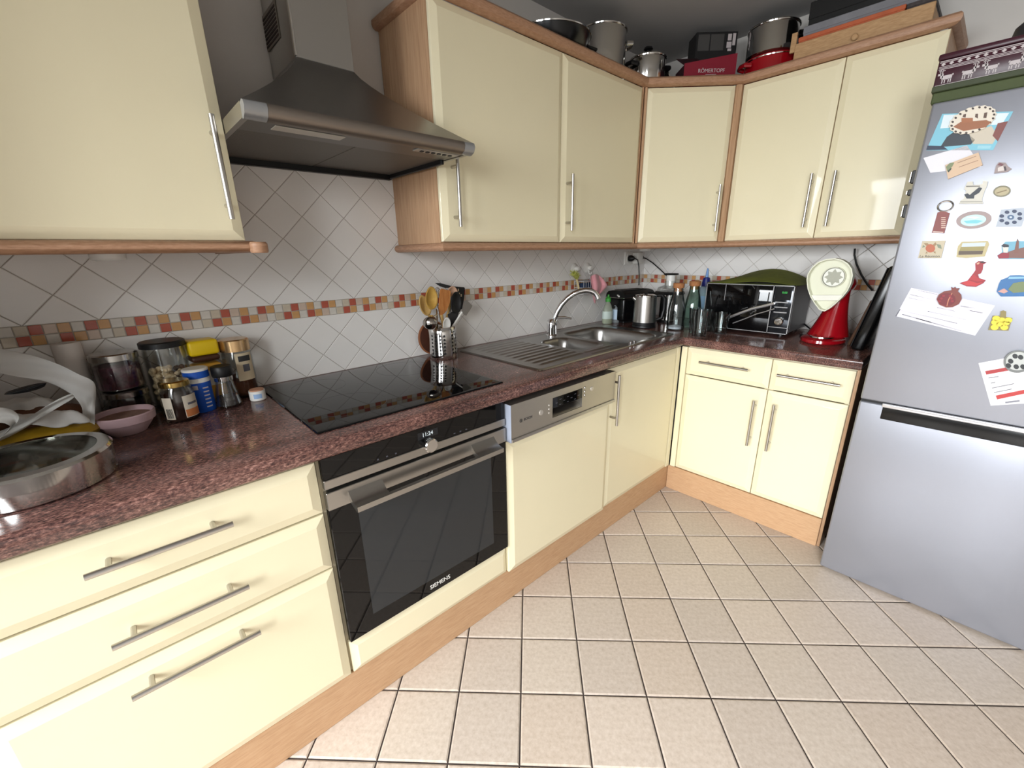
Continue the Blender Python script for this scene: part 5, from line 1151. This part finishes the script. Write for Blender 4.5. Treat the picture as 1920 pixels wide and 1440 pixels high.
# pink cloth hung over the basket's edge
pk = mat('pink_terry', (214, 150, 156), rough=0.95, sheen=0.4, bump=0.8, bscale=350)
rows = []; N = 12
for i in range(N+1):
    q = i/N; row = []
    for j in range(N+1):
        s_ = j/N
        u = 1106+36*s_*(0.55+0.45*(1-abs(2*q-0.9)))+10*q*(0.6-s_)*1.2; v = 519-5*math.sin(PI*s_)+(56-18*abs(s_-0.35)*1.6)*q
        row.append(at(u, v, 'Y', -0.100+0.010*math.sin(s_*11+q*2)-0.012*math.sin(PI*q)+0.004*math.sin(q*9)))
    rows.append(row)
o = sheet('dish_cloth', rows, pk, None, 0.003, 1); tag(o, 'pink terry cloth draped over the wire basket', 'cloth')
# bottles
t = thing('soap_bottle', 'dish soap bottle with green cap behind the sink', 'bottle', (-0.520, -0.085, HT+0.0007))
soap = mat('soap_translucent', (206, 214, 196), rough=0.15, trans=0.55, ior=1.3)
MB().lathe([(0, 0), (0.034, 0), (0.037, 0.006), (0.038, 0.050), (0.034, 0.085), (0.024, 0.112), (0.016, 0.122), (0.014, 0.130), (0, 0.130)], 32, sy=0.72).build('bottle', soap, t)
MB().lathe([(0, 0.003), (0.0345, 0.003), (0.0355, 0.030), (0, 0.031)], 28, sy=0.70).build('liquid', mat('soap_liquid', (196, 202, 120), rough=0.2, trans=0.4), t)
MB().lathe([(0.0382, 0.030), (0.0388, 0.031), (0.0378, 0.075), (0.0372, 0.075)], 32, sy=0.72).build('label', mat('soap_label', (200, 214, 206), rough=0.5), t)
MB().lathe([(0, 0.1305), (0.0165, 0.1305), (0.0165, 0.150), (0.010, 0.158), (0.006, 0.160), (0.005, 0.172), (0, 0.173)], 24).build('cap', mat('green_cap', (64, 160, 60), rough=0.4), t)
t = thing('pump_bottle', 'slim clear pump bottle next to the dish soap', 'bottle', (-0.452, -0.100, Z0))
MB().lathe([(0, 0), (0.023, 0), (0.024, 0.003), (0.024, 0.092), (0.012, 0.106), (0.010, 0.110), (0, 0.110)], 28).build('bottle', mat('pump_clear', (214, 222, 226), rough=0.1, trans=0.7, ior=1.3), t)
wrap(t, 'label', 0.0243, TOCAM(-0.452, -0.1)-1.0, TOCAM(-0.452, -0.1)+1.0, 0.020, 0.080, mat('pump_label', (176, 196, 214), rough=0.5))
MB().lathe([(0, 0.1105), (0.011, 0.1105), (0.011, 0.122), (0.005, 0.124), (0.005, 0.160), (0, 0.160)], 20).build('pump_collar', white_p, t); MB().tube([(0.006, 0.006, 0.164), (-0.004, -0.006, 0.166), (-0.024, -0.030, 0.160)], 0.005, 10).build('spout', white_p, t)

# ------------------------------------------------------------ socket, cords and appliances in the corner
t = thing('wall_socket', 'white double socket on the tiles under the corner cabinet', 'socket', (-0.175, -0.002, 1.245))
MB().box(-0.078, 0.012, -0.010, 0.002, -0.040, 0.040, 0.004, 3).build('plate', white_p, t); MB().box(0.013, 0.075, -0.045, 0.002, -0.035, 0.035, 0.004, 3).build('adapter', white_p, t)
Mx = Matrix(((1, 0, 0, -0.034), (0, 0, -1, -0.010), (0, 1, 0, 0), (0, 0, 0, 1)))
b = MB(); b.lathe([(0.020, 0.0), (0.032, 0.0), (0.032, 0.004), (0.028, 0.005), (0.020, 0.001)], 28, m=Mx); b.build('socket_ring', white_p, t)
def plug(lab, loc, M):
    t = thing('plug', lab, 'plug', loc, 0, 'plugs in the corner socket')
    b = MB(); b.lathe([(0, 0.0), (0.019, 0.0), (0.0195, 0.012), (0.014, 0.026), (0.008, 0.034), (0, 0.036)], 24, m=M); b.build('body', black, t)
    return t
tp = plug('black plug in the left socket, cord hanging straight down', (-0.209, -0.016, 1.245), Matrix(((1, 0, 0, 0), (0, 0, -1, 0), (0, 1, 0, 0), (0, 0, 0, 1))))
MB().tube([(0.004, -0.034, 0), (0.018, -0.048, -0.010), (0.026, -0.055, -0.05), (0.030, -0.060, -0.11), (0.034, -0.060, -0.168)], 0.0035, 8).build('cord', black, tp)
tp = plug('black plug in the right adapter, cord running to the juicer', (-0.098, -0.022, 1.248), Matrix(((0, 0, 1, 0), (0, 1, 0, 0), (-1, 0, 0, 0), (0, 0, 0, 1))))
MB().tube([(0.034, 0, 0), (0.055, -0.015, -0.008), (0.062, -0.06, -0.035), (0.040, -0.13, -0.075), (0.005, -0.190, -0.105), (-0.035, -0.245, -0.13)], 0.0035, 8).build('cord', black, tp)
# black toaster
t = thing('toaster', 'black long-slot toaster at the back of the corner', 'toaster', (-0.330, -0.116, Z0), -0.20)
MB().box(-0.135, 0.135, -0.080, 0.080, 0.012, 0.150, 0.014, 4).build('housing', black_s, t)
b = MB(); prof = [(0.080, 0.150), (0.076, 0.172), (0.058, 0.186), (0.024, 0.192), (-0.024, 0.192), (-0.058, 0.186), (-0.076, 0.172), (-0.080, 0.150)]
n = len(prof); b.raw([(-0.130, y, z) for y, z in prof]+[(0.130, y, z) for y, z in prof], [tuple(range(n)), tuple(range(2*n-1, n-1, -1))]+[(j, (j+1) % n, n+(j+1) % n, n+j) for j in range(n)]); b.build('dome', black, t)
for y in (-0.028, 0.028): MB().box(-0.10, 0.10, y-0.012, y+0.012, 0.1915, 0.1935).build('slot', dark, t)
MB().box(-0.150, -0.134, -0.018, 0.018, 0.085, 0.100, 0.004, 2).build('lever', black, t); MB().box(-0.12, 0.12, -0.07, 0.07, 0, 0.0125, 0.003).build('base', black, t)
MB().box(-0.136, 0.136, -0.081, 0.081, 0.1475, 0.1515, 0.001).build('trim', steel_p, t)
# electric kettle
kx, ky = -0.492, -0.318
t = thing('kettle', 'stainless steel electric kettle with black handle', 'kettle', (kx, ky, Z0))
MB().lathe([(0, 0), (0.064, 0), (0.066, 0.004), (0.064, 0.012), (0.062, 0.013), (0, 0.013)], 40).build('power_base', black, t); MB().lathe([(0, 0.0135), (0.0635, 0.0135), (0.064, 0.030), (0, 0.030)], 40).build('lower_ring', black, t)
MB().lathe([(0, 0.0305), (0.0635, 0.0305), (0.0620, 0.10), (0.0600, 0.172), (0, 0.172)], 48).build('jug', steel, t)
L = MB().lathe([(0, 0.1725), (0.0605, 0.1725), (0.060, 0.180), (0.046, 0.184), (0, 0.186)], 40).build('lid', steel_p, t)
MB().lathe([(0, 0.186), (0.008, 0.186), (0.010, 0.192), (0, 0.195)], 16).build('lid_knob', black, L)
ha = math.atan2(-0.70, 0.72); cx, cy = math.cos(ha), math.sin(ha)
MB().tube([(cx*0.050, cy*0.050, 0.176), (cx*0.085, cy*0.085, 0.180), (cx*0.106, cy*0.106, 0.160), (cx*0.108, cy*0.108, 0.100), (cx*0.098, cy*0.098, 0.050), (cx*0.060, cy*0.060, 0.036)], [0.010, 0.012, 0.013, 0.012, 0.011, 0.009], 12).build('handle', black, t, angle=60)
MB().tube([(-cx*0.050, -cy*0.050, 0.150), (-cx*0.072, -cy*0.072, 0.168)], [0.014, 0.007], 12).build('spout', steel, t)
# juicer with white pusher
t = thing('juicer', 'steel juicer with clear chute and white pusher', 'juicer', (-0.220, -0.316, Z0))
MB().lathe([(0, 0), (0.060, 0), (0.060, 0.012), (0.052, 0.014), (0, 0.014)], 36).build('base', black, t); MB().lathe([(0, 0.0145), (0.052, 0.0145), (0.050, 0.165), (0, 0.165)], 40).build('motor_body', steel_p, t)
MB().lathe([(0, 0.1655), (0.085, 0.1655), (0.088, 0.172), (0.082, 0.182), (0, 0.184)], 40).build('collar', black, t); MB().lathe([(0.0, 0.1845), (0.075, 0.1845), (0.070, 0.205), (0.034, 0.218), (0.032, 0.245), (0.0295, 0.245), (0.031, 0.217), (0.066, 0.203), (0.0, 0.190)], 36).build('cover', clear, t)
MB().lathe([(0, 0.20), (0.026, 0.20), (0.026, 0.278), (0, 0.278)], 28).build('pusher', white_p, t); MB().lathe([(0, 0.2785), (0.040, 0.2785), (0.044, 0.282), (0.040, 0.287), (0, 0.289)], 32).build('pusher_cap', black, t)
# corked glass carafes, bottle, tumblers
def carafe(lab, x, y, s, green=0):
    t = thing('carafe', lab, 'carafe', (x, y, Z0), 0, 'corked glass carafes')
    g = glass if not green else thin_glass('greenish_glass', (0.80, 0.90, 0.86, 1))
    prof = [(0, 0), (0.044, 0), (0.046, 0.004), (0.046, 0.105), (0.044, 0.120), (0.036, 0.165), (0.027, 0.200), (0.0255, 0.228), (0.0235, 0.228), (0.025, 0.199), (0.034, 0.163), (0.042, 0.119), (0.0438, 0.104), (0.0438, 0.006), (0, 0.005)]
    MB().lathe([(r*s, z*s) for r, z in prof], 40).build('glass', g, t)
    MB().lathe([(0, 0.210*s), (0.0228*s, 0.210*s), (0.0235*s, 0.2285*s), (0.029*s, 0.229*s), (0.030*s, 0.252*s), (0.028*s, 0.255*s), (0, 0.255*s)], 28).build('cork', cork, t)
    return t
t = carafe('front corked glass carafe with white cloth in the bottom', -0.452, -0.486, 0.98)
MB().lathe([(0, 0.006), (0.040, 0.006), (0.042, 0.016), (0.02, 0.022), (0, 0.018)], 20).build('contents', paper, t)
carafe('greenish corked carafe behind the tumblers', -0.335, -0.520, 1.0, 1)
t = thing('cleaner_bottle', 'pale blue bottle with dark blue nozzle cap', 'bottle', (-0.150, -0.500, Z0))
MB().box(-0.020, 0.020, -0.030, 0.030, 0, 0.215, 0.012, 4).build('bottle', mat('pale_blue_plastic', (186, 206, 220), rough=0.25, trans=0.4, ior=1.3), t); MB().box(-0.0206, -0.0198, -0.020, 0.020, 0.03, 0.16, 0.0002).build('label', MATS['pale_blue_print'], t)
MB().lathe([(0, 0.2155), (0.026, 0.2155), (0.024, 0.235), (0.018, 0.262), (0.010, 0.266), (0, 0.266)], 24).build('cap', mat('navy_cap', (22, 32, 110), rough=0.35), t); MB().lathe([(0, 0.2665), (0.009, 0.2665), (0.006, 0.300), (0.004, 0.315), (0, 0.315)], 16).build('nozzle', mat('sky_nozzle', (110, 150, 206), rough=0.4), t)
def tumbler(lab, x, y, h, r, z=None, inv=False):
    t = thing('tumbler', lab, 'glass', (x, y, Z0 if z is None else z), 0, 'glass tumblers by the microwave')
    pr = [(0, 0), (r*0.80, 0), (r*0.82, 0.003), (r, h), (r-0.0016, h), (r*0.82-0.0016, 0.009), (0, 0.008)]
    if inv: pr = [(a, h-z_) for a, z_ in pr][::-1]
    MB().lathe(pr, 40).build('glass', glass, t)
    return t
tumbler('front glass tumbler at the worktop corner', -0.553, -0.668, 0.128, 0.041)
tumbler('tumbler just behind the front one', -0.470, -0.612, 0.128, 0.041)
tumbler('short tumbler in front of the microwave door', -0.418, -0.716, 0.106, 0.040)
tumbler('short tumbler touching the microwave corner', -0.392, -0.630, 0.112, 0.038)

# ------------------------------------------------------------ microwave with folded green cloth
mx, my0, my1, mz0, mz1 = -0.340, -0.588, -1.003, 0.887, 1.119
t = thing('microwave', 'black glass microwave with silver trim under the wall units', 'microwave', ((mx-0.03)/2, (my0+my1)/2, HT))
MB().box(mx+0.022, -0.030, my1+0.004, my0-0.004, mz0+0.002, mz1-0.003, 0.004).build('housing', mat('microwave_grey', (84, 84, 86), rough=0.4, metal=0.3), t, world=True)
for x in (mx+0.05, -0.07):
    for y in (my0-0.04, my1+0.04): MB().lathe([(0, 0), (0.014, 0), (0.014, 0.0175), (0, 0.0175)], 16, (x, y, HT+0.0003)).build('foot', black, t, world=True)
yd = my1+0.086                                  # joint between door and control strip
d = MB().box(mx, mx+0.0215, yd+0.001, my0, mz0, mz1, 0.003, 2).build('door', blackglass, t, world=True)
p = MB().box(mx, mx+0.0215, my1, yd-0.001, mz0, mz1, 0.003, 2).build('control_strip', mat('microwave_mirror', (52, 54, 58), rough=0.08, metal=0.6), t, world=True)
iv = t.matrix_basis.inverted()
def child(b, name, m, parent, smooth=True):
    for v in b.bm.verts: v.co = iv @ v.co
    return b.build(name, m, parent, smooth=smooth)
sil = mat('silver_trim', (200, 200, 202), rough=0.25, metal=0.8)
def strip(y0, y1, z0, z1): return MB().box(mx-0.0012, mx+0.0005, y0, y1, z0, z1)
for q in (strip(yd, my0, mz1-0.004, mz1), strip(yd, my0, mz0, mz0+0.004), strip(my0-0.004, my0, mz0, mz1), strip(yd+0.0012, yd+0.0052, mz0, mz1), strip(my0-0.102, my0-0.099, mz1-0.085, mz1-0.004)): child(q, 'trim', sil, d, False)
for q in (strip(my1, yd, mz1-0.004, mz1), strip(my1, yd, mz0, mz0+0.004), strip(my1, my1+0.004, mz0, mz1), strip(my1, yd, mz0+0.030, mz0+0.033)): child(q, 'trim', sil, p, False)
for k in range(3): child(MB().box(mx-0.0035, mx, my1+0.016, yd-0.012, mz0+0.150-k*0.024, mz0+0.156-k*0.024, 0.001), 'button', sil, p)
child(MB().box(mx-0.001, mx, my1+0.010, yd-0.008, mz0+0.164, mz1-0.010), 'display', black_s, p, False)
b = MB(); b.lathe([(0, 0.016), (0.017, 0.015), (0.020, 0.011), (0.020, 0), (0, 0)], 28, m=Matrix(((0, 0, -1, mx), (-1, 0, 0, (my1+yd)/2), (0, 1, 0, mz0+0.062), (0, 0, 0, 1)))); child(b, 'dial', steel_p, p)
pp = iv @ Vector((mx-0.0014, (my1+yd)/2-0.004, mz0+0.199))
text('digits', '0:00', 0.013, mat('green_digits', (40, 150, 60), emit=(0.06, 0.55, 0.10, 1), est=1.0), p, Matrix(((0, 0, -1, pp.x), (-1, 0, 0, pp.y), (0, 1, 0, pp.z), (0, 0, 0, 1))))
# silver bars modelled in place of a reflection across the lower door
b = MB(); P = [at(u, v, 'X', mx-0.014) for u, v in ((1362, 597), (1385, 588), (1410, 579), (1432, 574), (1452, 569))]; b.tube(P, 0.0052, 10, flat=1.3); child(b, 'reflection_band', sil, d)
b = MB(); b.tube([at(u, v, 'X', mx-0.012) for u, v in ((1374, 606), (1396, 598), (1418, 589), (1436, 584), (1452, 579))], 0.0032, 10); child(b, 'reflection_band', sil, d)
for q in (P[0], P[-1]): child(MB().tube([q, Vector((mx, q.y, q.z))], 0.004, 8), 'band_post', sil, d)
green = mat('olive_cloth', (104, 112, 34), rough=0.85, var=0.25, vscale=30, bump=0.5, bscale=300)
rows = []; hx_ = [-0.345, -0.29, -0.22, -0.14, -0.08]
for i, x in enumerate(hx_):
    row = []
    for j in range(15):
        s_ = j/14; y = my0+0.012+(my1-my0-0.035)*s_
        arch = 0.062*math.sin(PI*min(1, max(0, (s_-0.10)/0.86)))**0.75*(0.30+0.70*i/4)
        if i == 0: arch *= 0.15+0.55*max(0, math.sin(PI*(s_-0.35)/0.6)) if 0.35 < s_ < 0.95 else 0.05
        row.append((x, y, mz1+0.0035+arch+0.004*math.sin(6*s_+i)*(1 if i else 0)*max(0, math.sin(PI*s_))))
    rows.append(row)
o = sheet('folded_cloth', rows, green, None, 0.0025, 2); tag(o, 'olive-green cloth arched over the microwave', 'cloth')
tag(MB().box(mx+0.002, -0.06, my1+0.02, my0-0.01, mz1+0.0003, mz1+0.0022, 0.0006).build('place_mat', mat('olive_mat', (84, 92, 34), rough=0.85)), 'thin olive mat lying flat on the microwave', 'mat')

# ------------------------------------------------------------ red stand appliance with cream teardrop tray
t = thing('stand_mixer', 'red standing kitchen machine with cream teardrop tray', 'mixer', (-0.315, -1.146, Z0))
b = MB(); b.lathe([(0, 0), (0.088, 0), (0.094, 0.006), (0.092, 0.018), (0.078, 0.026), (0, 0.028)], 44, sx=1.25, sy=0.92); b.build('base', red_g, t)
b = MB(); b.lathe([(0.034, 0.0275), (0.046, 0.0275), (0.045, 0.033), (0.036, 0.034), (0.030, 0.029)], 36, (-0.055, -0.004, 0)); b.build('ring', steel_p, t)
b = MB(); rg = []
for k in range(11):
    q = k/10; z_ = 0.026+0.215*q; w_ = 0.050*(1-q)**1.6+0.032; dpt = 0.050*(1-q)**1.2+0.034
    rg.append([(0.045+dpt*math.cos(a), -0.006-0.022*q+w_*math.sin(a), z_) for a in [2*PI*j/24 for j in range(24)]])
vs = [v for r_ in rg for v in r_]; b.raw(vs, [(i*24+j, i*24+(j+1) % 24, (i+1)*24+(j+1) % 24, (i+1)*24+j) for i in range(10) for j in range(24)]+[tuple(range(240, 264)), tuple(range(24))]); b.build('column', red_g, t, angle=60)
b = MB(); b.ball((0.062, -0.026, 0.262), 1.0, (0.075, 0.046, 0.046), 24, 14); b.build('motor_head', red_g, t)
tear_px = [(1480+a/6.545, 460+c/6.545) for a, c in ((210, 420), (225, 350), (275, 270), (350, 205), (450, 168), (560, 158), (650, 178), (720, 222), (768, 290), (780, 370), (758, 470), (715, 560), (650, 640), (570, 715), (490, 780), (430, 812), (370, 795), (310, 720), (255, 630), (222, 530))]
tx0 = -0.375
P = [at(u, v, 'X', tx0) for u, v in tear_px]; cP = sum(P, Vector())/len(P); I_ = [cP+(q-cP)*0.955 for q in P]
crm = mat('cream_plastic', (226, 226, 204), rough=0.35); crm2 = mat('cream_tray_floor', (224, 224, 206), rough=0.4)
n = len(P); ex = Vector((0.045, 0, 0))
b = MB(); b.raw(P+I_+[q+ex for q in P]+[q+ex*0.8 for q in I_], [(i, (i+1) % n, n+(i+1) % n, n+i) for i in range(n)]+[(i, 2*n+i, 2*n+(i+1) % n, (i+1) % n) for i in range(n)]+[(n+i, n+(i+1) % n, 3*n+(i+1) % n, 3*n+i) for i in range(n)]+[tuple(range(3*n, 4*n)), tuple(range(3*n-1, 2*n-1, -1))])
tr_ = b.build('tray', crm, t, world=True, angle=40)
hc = at(1480+540/6.545, 460+392/6.545, 'X', tx0+0.02); e_ = (at(1480+690/6.545, 460+392/6.545, 'X', tx0+0.02)-hc).length
Mx = Matrix(((0, 0, -1, hc.x), (-1, 0, 0, hc.y), (0, 1, 0, hc.z), (0, 0, 0, 1)))
iv = t.matrix_basis.inverted()
b = MB(); b.lathe([(e_*0.93, 0.0), (e_, 0.002), (e_, -0.016), (e_*0.90, -0.016), (e_*0.90, 0.0)], 40, m=iv @ Mx); b.build('hub_ring', crm2, t)
b = MB(); st = []
for k in range(16):
    r_ = e_*(0.80 if k % 2 == 0 else 0.52); st.append(iv @ Mx @ Vector((r_*math.cos(2*PI*k/16), r_*math.sin(2*PI*k/16), -0.004)))
b.prism(st, (0.004, 0, 0)); b.build('star_hub', mat('star_hub', (170, 170, 154), rough=0.4), t, smooth=False)
b = MB(); b.lathe([(0, -0.006), (e_*0.88, -0.006), (e_*0.88, -0.016), (0, -0.016)], 36, m=iv @ Mx); b.build('hub_plate', mat('hub_plate', (236, 236, 226), rough=0.35), t)
ba = [at(1480+a/6.545, 460+c/6.545, 'X', tx0+0.012) for a, c in ((250, 612), (655, 612), (610, 676), (285, 676))]
b = MB(); b.prism(ba, (0.026, 0, 0)); b.build('cross_bar', mat('cross_bar', (238, 236, 224), rough=0.35), t, world=True, smooth=False)
b = MB(); b.tube([at(1595, 545, 'X', -0.25), at(1590, 575, 'X', -0.24), at(1588, 600, 'X', -0.22), at(1594, 615, 'X', -0.2)], 0.0022, 8); b.build('cord', mat('grey_cord', (150, 146, 140), rough=0.5), t, world=True)
# boards leaning against the fridge side
def lean(name, lab, x0, x1, yb, yt, h, th, m, rimm=None):
    a = math.atan2(yt-yb, h); t = thing(name, lab, 'board' if name != 'baking_tray' else 'tray', ((x0+x1)/2, yb, Z0))
    M = Matrix.Translation((0, 0, 0)) @ Matrix.Rotation(-a, 4, 'X'); L_ = math.hypot(h, yt-yb)
    b = MB(); b.box(-(x1-x0)/2, (x1-x0)/2, -th, 0, 0.0, L_, min(0.012, th*0.4), 3, m=M); b.build('panel', m, t)
    return t, M, L_
t, M, L_ = lean('chopping_board', 'brown wooden chopping board leaning beside the black tray', -0.340, -0.09, -1.243, -1.290, 0.20, 0.012, mat('brown_board', (96, 66, 44), rough=0.6, var=0.35, vscale=14, vstretch=(1, 8, 1)))
t, M, L_ = lean('baking_tray', 'black baking tray leaning against the fridge', -0.440, -0.10, -1.272, -1.336, 0.345, 0.044, black_s)
b = MB(); b.box(-0.165, 0.165, 0.0003, 0.004, 0.010, L_-0.010, 0.0015, 1, m=M); b.build('rim', black, t)
# cable hanging from the wall units down behind the trays
tag(MB().tube([at(u, v, 'X', -0.045) for u, v in ((1603, 466), (1602, 478), (1606, 495), (1615, 515), (1626, 533), (1636, 545))], 0.0042, 8).build('power_cable', black), 'black power cable hanging below the right wall units', 'cable')
tag(MB().tube([(-0.05, -1.00, 0.905), (-0.09, -1.045, 0.885), (-0.16, -1.075, HT+0.006), (-0.21, -1.06, HT+0.005), (-0.24, -1.035, HT+0.005)], 0.004, 8).build('power_cable', black), 'black power cable between microwave and red machine', 'cable')
